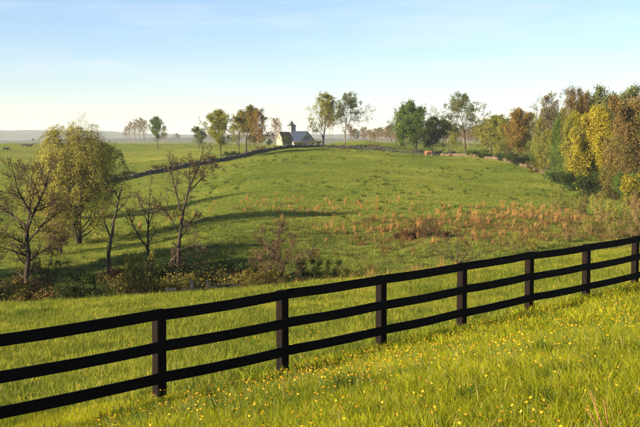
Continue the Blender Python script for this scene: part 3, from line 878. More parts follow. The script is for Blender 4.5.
for k, (px, py, Y, h, leaf, key) in enumerate(US):
    put_tree('undergrowth_bush', key, px, py, Y, 0, leaf, 'bark_dark', {'mid_green': 'leafy green bush at the foot of the wood behind the tan wall', 'dark_green': 'dark green low bush at the foot of the wood along the wall',
             'olive': 'olive bush in the shade under the wood', 'bright_yellow': 'bright yellow bush at the near corner of the wood', 'yellow_green': 'yellow green bush below the dark olive tree'}[leaf], 'bush', 'bushes at the foot of the wood', wide=1.25, top=py - h)
# scrub on the slope below the wood
SB = [(560, 206, 118, 26), (582, 212, 112, 30), (602, 214, 104, 36), (622, 222, 98, 44), (640, 224, 94, 52), (612, 236, 84, 34), (634, 240, 82, 40), (590, 232, 88, 26), (655, 238, 82, 50), (568, 240, 82, 20)]
for k, (px, py, Y, h) in enumerate(SB):
    put_tree('scrub_bush', 'wispy', px, py, Y, 0, ['yellow_green', 'olive', 'willow', 'yellow_green', 'tan'][k % 5], 'bark_tan', 'thin wispy yellowish bush in the rough scrub below the wood', 'bush', 'wispy scrub below the wood', wide=1.0, top=py - h * 0.62)
put_tree('scrub_bush', 'wispy', 533, 246, 78, 16, 'bright_yellow', 'bark_tan', 'small bright golden bush on the slope behind the black fence', 'bush', wide=0.9)
put_tree('scrub_bush', 'wispy', 515, 250, 78, 20, 'yellow_green', 'bark_tan', 'small yellow green bush beside the golden bush behind the fence', 'bush', wide=1.2)
# dark growth along the wall
for k, (px, py, Y, h) in enumerate([(112, 182, 206, 8), (128, 178, 211, 7), (160, 172, 218, 8), (176, 170, 224, 7), (208, 163, 233, 9), (232, 159, 243, 8), (262, 152, 252, 6), (362, 151, 266, 6), (373, 151, 268, 7)]):
    put_tree('wall_bush', 'thicket', px, py, Y, h, 'dark_green' if k % 2 else 'olive', 'bark_dark', 'low dark bush growing along the hill crest wall', 'bush', 'bushes along the crest wall', wide=1.0)
for k, (px, top) in enumerate([(286, 136.0), (270, 139.0)]):
    put_tree('garden_bush', 'dense', px, 146, 376, 0, 'dark_green', 'bark_dark', ['dark green bush between the farmhouse and the barn', 'dark green bush on the outer side of the farmhouse'][k], 'bush', wide=0.9, top=top)

for k, (px, top, key) in enumerate([(297, 141.5, 'thicket'), (303, 142.2, 'thicket'), (311, 141.8, 'thicket'), (318, 140.5, 'thicket')]):
    put_tree('garden_bush', key, px, 146, 372, 0, 'olive', 'bark_dark', 'low olive bush in the row before the cupola barn', 'bush', 'low bushes before the barn', wide=1.0, top=top)
# ---------------------------------------------------------------- near valley trees (left)
put_tree('willow_tree', 'willow', 79, 238, 104, 0, 'willow', 'bark_dark', 'big domed tree with fine golden olive foliage and many stems', wide=1.0, top=121.5, rz=0.6)
put_tree('shrubby_tree', 'bush_tree', 60, 232, 96, 0, 'willow', 'bark_red', 'low golden shrubby tree at the foot of the domed tree', wide=0.7, top=186, rz=1.2)

traced_tree('budding_tree', (28, 309), 52, [
    ([(28, 309), (27, 276), (27.3, 250), (27, 230)], 0.17, 0.11, 0.0),
    ([(27, 230), (32, 214), (41, 199), (47, 183), (52, 163)], 0.10, 0.02, (0, 0.9)),
    ([(32, 214), (22, 199), (17, 187), (12, 168)], 0.07, 0.015, (0.3, -0.9)),
    ([(28, 228), (15, 217), (2, 210), (-12, 196)], 0.07, 0.015, (0, 0.8)),
    ([(26, 256), (15, 251), (0, 247), (-14, 238)], 0.05, 0.012, (0, -0.8)),
    ([(27, 243), (38, 229), (52, 218), (61, 203)], 0.06, 0.012, (0, -1.2)),
    ([(27, 236), (30, 210), (30, 190), (33, 170)], 0.07, 0.012, (0, 1.6)),
    ([(28, 262), (40, 252), (52, 247), (60, 238)], 0.04, 0.010, (0, 1.2))], 0.17, (14, 8, 6), 'orange', 'bark_dark',
    'big nearly bare tree with orange buds standing at the meadow edge', 41, 3000, 0.065, llen=1.3, twig=0.006)
traced_tree('sapling', (45, 306), 50, [
    ([(45, 306), (46, 288), (48, 270), (52, 250)], 0.05, 0.012, 0.3), ([(46, 290), (40, 275), (36, 262)], 0.03, 0.008, -0.4), ([(46, 286), (55, 272), (62, 262)], 0.03, 0.008, 0.5)],
    0.05, (9, 6, 5), 'rust', 'bark_dark', 'dark twiggy sapling beside the big nearly bare tree', 42, 900, 0.07, llen=0.7)
traced_tree('dead_tree', (109, 272), 80, [
    ([(109, 272), (109.3, 250), (110, 234), (114.5, 221), (118.5, 200), (122, 187)], 0.18, 0.05, 0.0),
    ([(118.5, 200), (115, 191), (107.5, 189.5)], 0.07, 0.03, (0, -0.5)), ([(110, 236), (104, 222), (101, 208)], 0.08, 0.02, (0, 0.8)),
    ([(116, 212), (124, 205), (131, 192)], 0.06, 0.015, (0, 0.8))], 0.2, (4, 4, 3), 'rust', 'bark_dark',
    'dark dead tree with a crooked broken top beside the domed tree', 43, 300, 0.08, llen=0.9, twig=0.007)
traced_tree('bare_tree', (149, 290), 62, [
    ([(149, 290), (149, 266), (148.6, 245), (148, 217), (150, 186)], 0.12, 0.02, 0.0),
    ([(148.7, 250), (139, 236), (130, 220), (124, 204)], 0.06, 0.012, (0, -0.8)), ([(148, 224), (142, 209), (136, 196)], 0.04, 0.010, (0, 0.8)),
    ([(148, 228), (153, 214), (157, 200)], 0.035, 0.010, (0, 0.9))], 0.12, (11, 7, 5), 'rust', 'bark_dark',
    'thin bare tree with one long side branch near the creek bushes', 44, 350, 0.06, llen=0.9, twig=0.006)
traced_tree('bare_tree', (177, 288), 58, [
    ([(177, 288), (176.5, 262), (177.5, 238), (180.5, 211), (187, 197), (195.6, 183), (200, 165), (204, 147)], 0.16, 0.02, 0.0),
    ([(156, 286), (158, 275), (168, 266), (176.5, 255)], 0.07, 0.06, (-0.3, 0.0)),
    ([(180.5, 211), (177, 195), (172, 178), (169, 160)], 0.06, 0.012, (0, 0.8)), ([(187, 197), (190, 180), (189, 160)], 0.05, 0.012, (0, -0.7)),
    ([(178, 232), (170, 216), (160, 205)], 0.045, 0.010, (0, -0.8)), ([(178, 240), (188, 228), (196, 214)], 0.04, 0.010, (0, 0.9)),
    ([(178, 250), (192, 246), (201, 252)], 0.035, 0.010, (0, -0.6)), ([(191, 190), (203, 178), (213, 163)], 0.04, 0.010, (0, 0.6))], 0.13, (13, 8, 6), 'tan', 'bark_dark',
    'leaning bare tree with reddish twigs and a bent low limb by the creek', 45, 1500, 0.06, llen=1.0, twig=0.0055)
traced_tree('twiggy_shrub', (277, 292), 50, [
    ([(276.5, 292), (271.6, 275), (269.5, 258), (269.5, 249), (264, 239.5), (259, 231)], 0.06, 0.012, (0, 0.4)),
    ([(277.5, 292), (277, 282), (284, 272), (287, 258), (290.6, 249), (292, 235)], 0.06, 0.012, (0, -0.4)),
    ([(269.5, 249), (273, 244), (278, 238), (281, 228)], 0.035, 0.010, (0.3, 0.8)), ([(279, 280), (295, 273), (304, 263), (311, 252)], 0.04, 0.010, (0, 0.5)),
    ([(272, 277), (262, 268), (256, 256)], 0.03, 0.008, (0, -0.6)), ([(279, 282), (278, 262), (276, 246)], 0.035, 0.010, (0, 0.9))], 0.06, (16, 9, 6), 'rust', 'bark_red',
    'bare reddish twiggy shrub with forked stems beyond the black fence', 46, 1800, 0.05, 'shrub', llen=0.8, twig=0.005)
traced_tree('twiggy_shrub', (457, 266), 50, [
    ([(457.5, 266), (457.5, 251), (457, 240), (459, 228)], 0.035, 0.008, (0, 0.3)), ([(456, 262), (450, 257), (441, 252.5), (429, 247)], 0.035, 0.008, (0, -0.3)),
    ([(454, 260), (450, 251), (446, 244), (442, 234)], 0.03, 0.008, (0, 0.6)), ([(458, 263), (465, 256.5), (469.5, 248), (473, 238)], 0.035, 0.008, (0, -0.5)),
    ([(458, 263), (471, 259), (484, 252)], 0.03, 0.008, (0, 0.4)), ([(457, 256), (462, 244), (463, 234)], 0.025, 0.008, (0, -0.6))], 0.03, (7, 5, 4), 'rust', 'bark_dark',
    'low bare dark shrub with spreading stems behind the fence near the dry bank', 47, 500, 0.05, 'shrub', llen=0.5)
# bushes along the creek
CB = [(135, 300, 49, 44, 'willow', 'twiggy', 0.7, 'golden tan bush at the field edge under the thin bare tree'),
      (124, 303, 50, 28, 'olive', 'twiggy', 1.1, 'olive bush close against the golden tan bush'),
      (98, 303, 51, 22, 'dark_green', 'thicket', 0.9, 'dark green thicket left of the golden tan bush'),
      (80, 305, 53, 14, 'dark_green', 'thicket', 1.0, 'low dark thicket between the sapling and the green thicket'),
      (60, 306, 52, 16, 'rust', 'thicket', 1.0, 'low rusty thicket just right of the dark sapling'),
      (10, 309, 54, 26, 'rust', 'thicket', 0.9, 'rusty thicket at the foot of the big nearly bare tree'),
      (165, 299, 52, 24, 'olive', 'thicket', 0.8, 'olive thicket behind the tan timber frame'),
      (200, 296, 60, 30, 'dark_green', 'thicket', 1.1, 'dark bush behind the broken creek fence'),
      (222, 293, 62, 26, 'dark_green', 'thicket', 1.1, 'dark bush at the end of the broken creek fence'),
      (244, 291, 58, 20, 'olive', 'thicket', 0.9, 'olive bush left of the reddish twiggy shrub'),
      (263, 290, 54, 20, 'olive', 'shrub', 0.9, 'small olive bush at the left foot of the reddish shrub'),
      (318, 285, 55, 24, 'dark_green', 'shrub', 0.8, 'rounded dark green bush right of the reddish twiggy shrub'),
      (185, 292, 66, 26, 'bramble', 'thicket', 1.2, 'brown bramble thicket behind the leaning bare tree'),
      (112, 300, 58, 30, 'bramble', 'twiggy', 1.1, 'brown twiggy bush below the dead tree'),
      (30, 307, 54, 18, 'dark_green', 'thicket', 1.1, 'dark green thicket hugging the trunk of the big nearly bare tree'),
      (-6, 309, 52, 20, 'olive', 'thicket', 1.0, 'olive thicket left of the big nearly bare tree'),
      (48, 304, 60, 22, 'bramble', 'twiggy', 1.0, 'brown twiggy bush behind the dark sapling'),
      (72, 303, 62, 24, 'dark_green', 'thicket', 1.0, 'dark green bush behind the low rusty thicket'),
      (150, 300, 55, 20, 'dark_green', 'thicket', 1.0, 'dark green bush at the foot of the thin bare tree'),
      (178, 296, 56, 22, 'dark_green', 'thicket', 1.0, 'dark green bush at the foot of the leaning bare tree'),
      (211, 294, 56, 20, 'olive', 'thicket', 1.0, 'olive bush directly behind the pale fence posts'),
      (233, 292, 57, 18, 'bramble', 'thicket', 1.0, 'brown bramble beside the end of the creek fence'),
      (345, 283, 58, 9, 'olive', 'thicket', 0.9, 'low olive growth right of the rounded dark bush')]
for (px, py, Y, h, leaf, key, wide, lab) in CB:
    Y = Y - 4.5
    put_tree('creek_bush', key, px, py, Y, 0, leaf, 'bark_red' if leaf in ('rust', 'bramble', 'tan') else 'bark_dark', lab, 'bush', 'bushes along the creek', wide=wide * 1.25, top=py - h - 2)
# brambles on the dry bank
for (px, py, h, w_) in ((396, 240, 6, 1.0), (403, 239, 9, 0.9), (410, 240, 8, 1.2), (417, 238, 11, 1.0), (424, 239, 9, 1.1), (431, 237, 13, 0.9), (438, 239, 9, 1.0), (446, 238, 6, 1.2)):
    p = hit(px, py, 70)
    put_tree('bramble_bush', 'twiggy' if h % 2 else 'shrub', px, py, p[1], h * 1.25, 'bramble', 'bark_red', 'dark reddish bramble clump on the dry bank of the hill', 'bush', 'bramble clumps on the dry bank', wide=w_)
# trees further along the creek and field to the left, whose shadows lie across the hill
for k, (x, y, h, key, leaf) in enumerate([(-30, 58, 12, 'wood_wide', 'olive'), (-36, 67, 12, 'wood', 'olive'), (-40, 75, 13, 'wood_wide', 'olive'), (-18, 37, 8, 'wood_wide', 'olive'), (-23, 44, 9, 'wood', 'olive'), (-28, 52, 10, 'wood_wide', 'olive'), (-34, 62, 11, 'wood', 'olive'), (-50, 121, 17, 'airy', 'olive')]):
    put_tree('leafy_tree', key, 0, 0, y, -h, leaf, 'bark_dark', 'tree farther along the creek beyond the big bare tree', group='trees farther along the creek', world=(x, y))

# ---------------------------------------------------------------- broken fence and timber frame by the creek
solid_mat('old_timber', (0.16, 0.10, 0.055), (0.30, 0.19, 0.10), 4, 0.9, 0.4, 20, (1, 8, 8))
solid_mat('pale_timber', (0.34, 0.26, 0.16), (0.46, 0.36, 0.23), 4, 0.9, 0.4, 20, (1, 8, 8))
solid_mat('weathered_white', (0.20, 0.18, 0.15), (0.30, 0.27, 0.22), 6, 0.8)
y0 = 41.2
p = at(171, 300, y0); fz = gz(p[0], p[1])
fr = empty('timber_frame', (p[0], p[1], fz))
tag(fr, 'small tan timber frame at the meadow edge beside the broken creek fence', 'frame')
for sx_ in (-1, 1):
    MB().box((sx_ * 0.17, 0, 0.15), (0.07, 0.08, 0.62)).build('upright', MATS['pale_timber'], fr, 0.006)
for zz in (0.12, 0.40):
    MB().box((0, -0.057, zz), (0.46, 0.03, 0.09)).build('crosspiece', MATS['pale_timber'], fr, 0.005)
cf = None
for k, px in enumerate((184, 192, 201, 209, 218, 227, 236)):
    p = at(px, 297 - (px - 184) * 0.08, 42.6); z = gz(p[0], p[1])
    if cf is None:
        cf = empty('creek_fence', (p[0], p[1], z)); o0 = np.array([p[0], p[1], z])
        tag(cf, 'broken old timber fence with pale posts beside the creek', 'fence')
    q_ = np.array([p[0], p[1], z]) - o0
    h = (0.52, 0.66, 0.36, 0.62, 0.34, 0.5, 0.4)[k]
    po = MB().box((0, 0, h / 2 - 0.1), (0.085, 0.085, h + 0.2)).build('post', MATS['pale_timber' if k % 2 else 'old_timber'], cf, 0.008)
    po.location = q_; po.rotation_euler = (random.uniform(-.08, .08), random.uniform(-.12, .12), random.uniform(-.3, .3))
    if k in (1, 3):
        MB().box((0, 0, h + 0.055), (0.12, 0.12, 0.09)).build('post_cap', MATS['weathered_white'], po, 0.02)
    if k:
        for zz in ((0.2, 0.42) if k != 3 else (0.22,)):
            d = q_ - prev; c = (q_ + prev) / 2
            rl = MB().box((0, 0, 0), (np.linalg.norm(d) + 0.16, 0.03, 0.085)).build('rail', MATS['old_timber'], cf, 0.005)
            rl.location = (c[0], c[1] - 0.06, c[2] + zz + random.uniform(-.05, .03)); rl.rotation_euler = (0, random.uniform(-.05, .07), math.atan2(d[1], d[0]))
    prev = q_

# ---------------------------------------------------------------- cattle
solid_mat('black_hide', (0.008, 0.007, 0.006), (0.018, 0.014, 0.012), 2, 0.7)
solid_mat('red_hide', (0.26, 0.10, 0.04), (0.40, 0.18, 0.08), 1.2, 0.75)
def cow_mesh(graze):
    me = bpy.data.meshes.new('cow_skel')
    hd = [(0.98, 0, 1.18), (1.25, 0, 1.05 if graze else 1.42), (1.50, 0, 0.62 if graze else 1.58), (1.66, 0, 0.34 if graze else 1.50), (1.76, 0, 0.12 if graze else 1.36)]
    V = [(-0.72, 0, 1.12), (-0.35, 0, 1.02), (0.05, 0, 0.96), (0.45, 0, 0.99), (0.75, 0, 1.08)] + hd
    Rr = [(0.29, 0.27), (0.35, 0.36), (0.38, 0.40), (0.35, 0.38), (0.27, 0.31), (0.2, 0.26), (0.14, 0.19), (0.13, 0.16), (0.12, 0.14), (0.085, 0.09)]
    E = [(i, i + 1) for i in range(9)]
    def chain(root, pts, rs):
        prev = root
        for p, rr in zip(pts, rs):
            V.append(p); Rr.append((rr, rr)); E.append((prev, len(V) - 1)); prev = len(V) - 1
    for s in (-1, 1):
        chain(0, [(-0.66, s * .20, 0.84), (-0.60, s * .21, 0.66), (-0.78, s * .21, 0.44), (-0.73, s * .21, 0.08), (-0.69, s * .21, 0.03)], (.17, .12, .06, .05, .06))
        chain(4, [(0.66, s * .18, 0.80), (0.66, s * .19, 0.60), (0.69, s * .19, 0.38), (0.67, s * .19, 0.08), (0.71, s * .19, 0.03)], (.15, .09, .062, .05, .06))
        chain(7, [(hd[2][0] - .02, s * .12, hd[2][2] + .06), (hd[2][0] - .05, s * .24, hd[2][2] + .05)], (.045, .03))
    chain(0, [(-0.98, 0, 1.22), (-1.05, 0, 0.9), (-1.04, 0, 0.5)], (.05, .03, .04))
    me.from_pydata(V, E, [])
    o = bpy.data.objects.new('cow_tmp', me); COL.objects.link(o)
    md = o.modifiers.new('skin', 'SKIN'); md.use_smooth_shade = True
    for v, rr in zip(me.skin_vertices[0].data, Rr): v.radius = rr
    me.skin_vertices[0].data[2].use_root = True
    sb = o.modifiers.new('sub', 'SUBSURF'); sb.levels = 1; sb.render_levels = 1
    dg = bpy.context.evaluated_depsgraph_get(); dg.update()
    m = bpy.data.meshes.new_from_object(o.evaluated_get(dg))
    bpy.data.objects.remove(o)
    m.name = 'cow_body'
    m.materials.clear(); m.materials.append(MATS['black_hide'])
    return m
cow_g, cow_s = cow_mesh(True), cow_mesh(False)
CW = [(5.5, 148.3, 345, cow_g, 0.15, 'black_hide', 'black cow grazing alone low on the far left pasture'),
      (25.0, 145.6, 385, cow_g, 2.9, 'black_hide', 'black cow grazing with tail towards its neighbour on the far pasture'),
      (29.5, 146.2, 378, cow_s, 0.1, 'black_hide', 'black cow standing head up beside the grazing one on the far pasture'),
      (120, 158.5, 305, cow_g, 1.2, 'black_hide', 'black cow grazing between the domed tree and the lone oval tree'),
      (419, 155.5, 258, cow_g, 3.0, 'black_hide', 'black cow grazing in the shade under the large green tree on the crest'),
      (428.5, 156.2, 254, cow_g, 0.3, 'red_hide', 'red brown cow grazing in sunlight by the wall under the trees'),
      (437, 155.5, 258, cow_s, 0.2, 'black_hide', 'black cow standing right of the red brown cow'),
      (452, 155, 262, cow_g, 3.1, 'black_hide', 'black cow grazing beside the forked spreading tree')]
for (px, py, Y, me, rz, mt, lab) in CW:
    p = at(px, py, Y)
    o = link('cow', me, None, MATS[mt]); o.location = (p[0], p[1], gz(p[0], p[1]) - 0.02); o.rotation_euler = (0, 0, rz)
    tag(o, lab, 'cow', 'cattle grazing on the pastures')
# a lone post with a box on the far left field
p = at(33.3, 146, 400)
bx = empty('marker_post', (p[0], p[1], gz(p[0], p[1])))
tag(bx, 'dark marker post with a box top on the skyline of the far left pasture', 'post')
MB().box((0, 0, 1.0), (0.16, 0.16, 2.4)).build('post', MATS['old_timber'], bx)
MB().box((0, 0, 2.45), (0.62, 0.5, 0.7)).build('box', MATS['dark_shingle'], bx, 0.03)

# ---------------------------------------------------------------- grasses (geometry nodes on one points mesh each)
def tuft(name, seed, blades, rad, h, width, lean, mats, mat_p, segs=3):
    r = np.random.default_rng(seed)
    V, Q, Tt, mi = [], [], [], []
    for k in range(blades):
        a = r.random() * 6.283; rr = rad * math.sqrt(r.random())
        p = np.array([rr * math.cos(a), rr * math.sin(a), -0.02])
        az = a + r.normal() * 0.9
        d = np.array([math.cos(az), math.sin(az), 0]); side = np.array([-d[1], d[0], 0])
        tw = r.normal() * 0.8; side = nrm(side * math.cos(tw) + d * math.sin(tw))
        hh = h * (0.55 + 0.75 * r.random()); ln = lean * (0.3 + 1.1 * r.random()); w0 = width * (0.7 + 0.6 * r.random())
        b = len(V)
        for j in range(segs):
            t = j / segs
            c = p + d * hh * ln * t ** 1.8 + np.array([0, 0, hh * (t - 0.25 * ln * t ** 2.5)])
            w = w0 * (1 - 0.55 * t)
            V += [c - side * w / 2, c + side * w / 2]
        V.append(p + d * hh * ln + np.array([0, 0, hh * (1 - 0.25 * ln)]))
        m = r.choice(len(mats), p=mat_p)
        for j in range(segs - 1):
            Q.append((b + 2 * j, b + 2 * j + 1, b + 2 * j + 3, b + 2 * j + 2)); mi.append(m)
        Tt.append((b + 2 * segs - 2, b + 2 * segs - 1, b + 2 * segs))
    # material indices: quads first, then tris
    qm = mi; tm = [mi[k * (segs - 1)] for k in range(blades)]
    me = mesh_np(name, np.array(V), np.array(Q), np.array(Tt))
    for m in mats: me.materials.append(m)
    me.polygons.foreach_set('material_index', np.array(qm + tm, np.int32)); me.update()
    return me

def scatter(name, pts, rz, scl, tilt, meshes, label, cat, idx=None):
    """one object: vertices are the plants' places, a node group sets a tuft on each"""
    me = bpy.data.meshes.new(name)
    n = len(pts)
    me.vertices.add(n); me.vertices.foreach_set('co', np.ascontiguousarray(pts, np.float32).ravel())
    rot = np.stack([tilt[0], tilt[1], rz], -1).astype(np.float32)
    at_ = me.attributes.new('rot', 'FLOAT_VECTOR', 'POINT'); at_.data.foreach_set('vector', rot.ravel())
    at_ = me.attributes.new('scl', 'FLOAT_VECTOR', 'POINT'); at_.data.foreach_set('vector', scl.astype(np.float32).ravel())
    at_ = me.attributes.new('pick', 'INT', 'POINT'); at_.data.foreach_set('value', (rng.integers(0, len(meshes), n) if idx is None else idx).astype(np.int32))
    o = link(name, me)
    coll = bpy.data.collections.new(name + '_tufts')
    for k, m in enumerate(meshes):
        coll.objects.link(bpy.data.objects.new('%s_tuft_%d' % (name, k), m))
    ng = bpy.data.node_groups.new(name, 'GeometryNodeTree')
    ng.interface.new_socket('Geometry', in_out='INPUT', socket_type='NodeSocketGeometry')
    ng.interface.new_socket('Geometry', in_out='OUTPUT', socket_type='NodeSocketGeometry')
    gi, go = ng.nodes.new('NodeGroupInput'), ng.nodes.new('NodeGroupOutput')
    ip = ng.nodes.new('GeometryNodeInstanceOnPoints'); ci = ng.nodes.new('GeometryNodeCollectionInfo')
    ci.inputs['Collection'].default_value = coll; ci.inputs['Separate Children'].default_value = True
    ip.inputs['Pick Instance'].default_value = True
    def named(nm, ty):
        a = ng.nodes.new('GeometryNodeInputNamedAttribute'); a.data_type = ty; a.inputs['Name'].default_value = nm
        return a.outputs['Attribute']
    ng.links.new(gi.outputs[0], ip.inputs['Points']); ng.links.new(ci.outputs[0], ip.inputs['Instance'])
    ng.links.new(named('pick', 'INT'), ip.inputs['Instance Index'])
    ng.links.new(named('rot', 'FLOAT_VECTOR'), ip.inputs['Rotation']); ng.links.new(named('scl', 'FLOAT_VECTOR'), ip.inputs['Scale'])
    ng.links.new(ip.outputs[0], go.inputs[0])
    md = o.modifiers.new('scatter', 'NODES'); md.node_group = ng
    return tag(o, label, cat, None, 'stuff')

def wedge(y0, y1, dens, side=0.40, pad=2.0):
    """random places per square metre `dens` in the field between two distances"""
    n = int(dens * (side * (y1 ** 2 - y0 ** 2) + 2 * pad * (y1 - y0)))
    Y = np.sqrt(y0 ** 2 + rng.random(int(n)) * (y1 ** 2 - y0 ** 2))
    X = (rng.random(len(Y)) * 2 - 1) * (side * Y + pad)
    return X, Y
def place(X, Y, smin, smax, zvar=0.35, tl=0.12):
    n = len(X)
    s = smin + (smax - smin) * rng.random(n)
    return np.stack([X, Y, ground(X, Y)], -1), rng.random(n) * 6.283, np.stack([s, s, s * (1 - zvar / 2 + zvar * rng.random(n))], -1), (rng.normal(size=n) * tl, rng.normal(size=n) * tl)

G1 = blade_mat('meadow_blades', [(0.0, (0.050, 0.090, 0.008)), (0.32, (0.170, 0.195, 0.012)), (0.60, (0.300, 0.315, 0.016)), (0.95, (0.48, 0.435, 0.024))], 0.5, 0.5)
G2 = blade_mat('straw_blades', [(0.0, (0.20, 0.16, 0.05)), (1.0, (0.34, 0.27, 0.10))], 0.4, 0.5)
G3 = blade_mat('hill_blades', [(0.0, (0.055, 0.085, 0.016)), (0.4, (0.135, 0.180, 0.030)), (0.7, (0.215, 0.240, 0.042)), (1.0, (0.32, 0.285, 0.068))], 0.45, 0.06)
G4 = blade_mat('broomsedge_blades', [(0.0, (0.20, 0.095, 0.030)), (0.5, (0.36, 0.20, 0.065)), (1.0, (0.46, 0.31, 0.11))], 0.35, 0.2)
G5 = blade_mat('coarse_blades', [(0.0, (0.026, 0.055, 0.010)), (0.5, (0.045, 0.080, 0.014)), (1.0, (0.080, 0.110, 0.020))], 0.45, 0.5)
G7 = blade_mat('far_meadow_blades', [(0.0, (0.050, 0.085, 0.012)), (0.35, (0.135, 0.175, 0.020)), (0.65, (0.250, 0.268, 0.032)), (1.0, (0.39, 0.355, 0.050))], 0.5, 0.45)
near_t = [tuft('grass_%d' % k, 100 + k, 44, 0.10, (0.09, 0.115, 0.075, 0.12, 0.10)[k], 0.0048, 0.75, [G1, G2], [0.93, 0.07]) for k in range(5)]
mid_t = [tuft('grass_mid_%d' % k, 120 + k, 46, 0.20, (0.12, 0.15, 0.10, 0.14)[k], 0.010, 0.7, [G1, G2], [0.94, 0.06]) for k in range(4)]
far_t = [tuft('grass_far_%d' % k, 140 + k, 26, 0.45, (0.16, 0.22, 0.19)[k], 0.045, 0.8, [G3], [1.0], 2) for k in range(3)]
coarse_t = [tuft('grass_coarse_%d' % k, 150 + k, 60, 0.13, (0.30, 0.36)[k], 0.008, 0.8, [G5, G2], [0.95, 0.05]) for k in range(2)]
broom_t = [tuft('broom_%d' % k, 160 + k, 46, 0.16, (0.85, 1.0, 0.7)[k], 0.028, 0.28, [G4], [1.0], 3) for k in range(3)]

X1, Y1 = wedge(4.5, 15, 270, 0.42, 1.2)
scatter('meadow_grass', *place(X1, Y1, 0.55, 1.4, 0.7), near_t, 'long bright yellow green meadow grass in front of the black fence', 'grass')
X2, Y2 = wedge(15, 30, 120, 0.42, 2); X3, Y3 = wedge(30, 52, 60, 0.42, 3)
X2 = np.concatenate([X2, X3]); Y2 = np.concatenate([Y2, Y3])
sf = (X2 - FX0) * fnear[0] + (Y2 - FY0) * fnear[1]
scatter('meadow_grass', *place(X2[sf > 0], Y2[sf > 0], 0.6, 1.4, 0.7), mid_t, 'golden green meadow grass along the near side of the black fence', 'grass')
beyond_t = [tuft('grass_beyond_%d' % k, 130 + k, 46, 0.20, (0.12, 0.15, 0.10, 0.14)[k], 0.010, 0.7, [G7, G2], [0.95, 0.05]) for k in range(4)]
scatter('meadow_grass', *place(X2[sf <= 0], Y2[sf <= 0], 0.5, 1.5, 0.8), beyond_t, 'green meadow grass sloping away beyond the black fence', 'grass')
Xc, Yc = wedge(6, 45, 2.6, 0.42, 2)
k_ = vnoise(Xc / 2.2, Yc / 2.2) + vnoise(Xc / 0.9, Yc / 0.9 + 77) * 0.6 > 0.08
scatter('coarse_grass', *place(Xc[k_], Yc[k_], 0.5, 1.0), coarse_t, 'dark green coarse grass tussocks dotted through the meadow', 'grass')
X4, Y4 = wedge(62, 270, 6.0, 0.40, 6)
scatter('hill_grass', *place(X4, Y4, 0.4, 0.95), far_t, 'short green pasture grass covering the far hill', 'grass')

X5, Y5 = wedge(64, 265, 0.10, 0.38, 4)
k_ = vnoise(X5 / 9, Y5 / 9 + 21) > -0.02
weed_t = [tuft('weed_%d' % k, 190 + k, 34, 0.22, (0.30, 0.38)[k], 0.035, 0.8, [G5], [1.0], 3) for k in range(2)]
scatter('pasture_weeds', *place(X5[k_], Y5[k_], 0.6, 1.5, 0.6), weed_t, 'dark green weed tufts dotted over the hill pasture', 'weeds')
X6, Y6 = wedge(62, 122, 1.1, 0.38, 4)
k_ = vnoise(X6 / 7 + 3, Y6 / 7) + (112 - Y6) / 60 > rng.uniform(-0.2, 0.6, len(X6))
G8 = blade_mat('rough_blades', [(0.0, (0.045, 0.060, 0.014)), (0.5, (0.085, 0.098, 0.022)), (0.8, (0.14, 0.115, 0.036)), (1.0, (0.19, 0.135, 0.050))], 0.4, 0.09)
rough_t = [tuft('rough_%d' % k, 195 + k, 40, 0.42, (0.30, 0.40, 0.24)[k], 0.028, 0.7, [G8], [1.0], 3) for k in range(3)]
scatter('rough_grass', *place(X6[k_], Y6[k_], 0.6, 1.3, 0.7), rough_t, 'rough olive grass covering the lower slope of the hill', 'grass')
# dry broomsedge on the hill and along the meadow edge
def patches(specs):
    out = []
    for (px, py, rx, ry, n) in specs:
        n = max(3, int(n * (0.5 if px > 440 else 0.5)))
        c = hit(px, py, 66)
        a, b = rng.normal(size=n), rng.normal(size=n)
        out.append(np.stack([c[0] + a * rx, c[1] + b * ry], -1))
    return np.concatenate(out)
B = patches([(380, 232, 2.2, 2.5, 60), (395, 224, 4, 4, 50), (430, 226, 5, 4, 60), (465, 222, 5, 5, 100), (500, 216, 5, 6, 130), (525, 220, 4, 5, 110), (545, 210, 4, 5, 120), (560, 216, 4, 4, 110),
             (470, 240, 3, 2, 40), (440, 205, 5, 5, 30), (400, 205, 7, 6, 36), (355, 206, 6, 6, 36), (310, 203, 6, 5, 44), (290, 208, 6, 5, 44), (265, 208, 6, 5, 36), (235, 206, 6, 5, 22), (330, 215, 9, 6, 44), (590, 212, 5, 5, 50), (215, 213, 5, 4, 16)])
scatter('broomsedge', *place(B[:, 0], B[:, 1], 0.28, 0.8, 0.6, tl=0.12), broom_t, 'clumps of dry orange broomsedge scattered over the lower hill', 'dry grass')
B2 = patches([(415, 237, 3, 1.5, 90), (485, 228, 6, 4, 120), (520, 222, 7, 5, 220), (560, 218, 6, 5, 200), (590, 222, 6, 6, 160), (600, 235, 5, 4, 120), (480, 242, 6, 3, 80), (400, 226, 6, 4, 60), (625, 238, 5, 4, 120)])
G6 = blade_mat('brown_blades', [(0.0, (0.075, 0.038, 0.020)), (0.5, (0.13, 0.075, 0.032)), (1.0, (0.17, 0.125, 0.045))], 0.35, 0.2)
brown_t = [tuft('brown_%d' % k, 180 + k, 40, 0.30, (0.40, 0.55)[k], 0.024, 0.6, [G6, G4], [0.9, 0.1], 3) for k in range(2)]
scatter('dead_grass', *place(B2[:, 0], B2[:, 1], 0.6, 1.3, 0.6, tl=0.12), brown_t, 'brown dead grass and scrub between the broomsedge clumps', 'dry grass')
E_ = []
for k in range(260):
    px = rng.uniform(-8, 150) if k < 170 else rng.uniform(150, 460)
    Yv = rng.uniform(41.5, 45)
    E_.append(at(px, 300, Yv)[:2])
E_ = np.array(E_)
edge_t = [tuft('edge_%d' % k, 170 + k, 30, 0.10, (0.42, 0.55)[k], 0.010, 0.45, [G4, G2], [0.6, 0.4]) for k in range(2)]
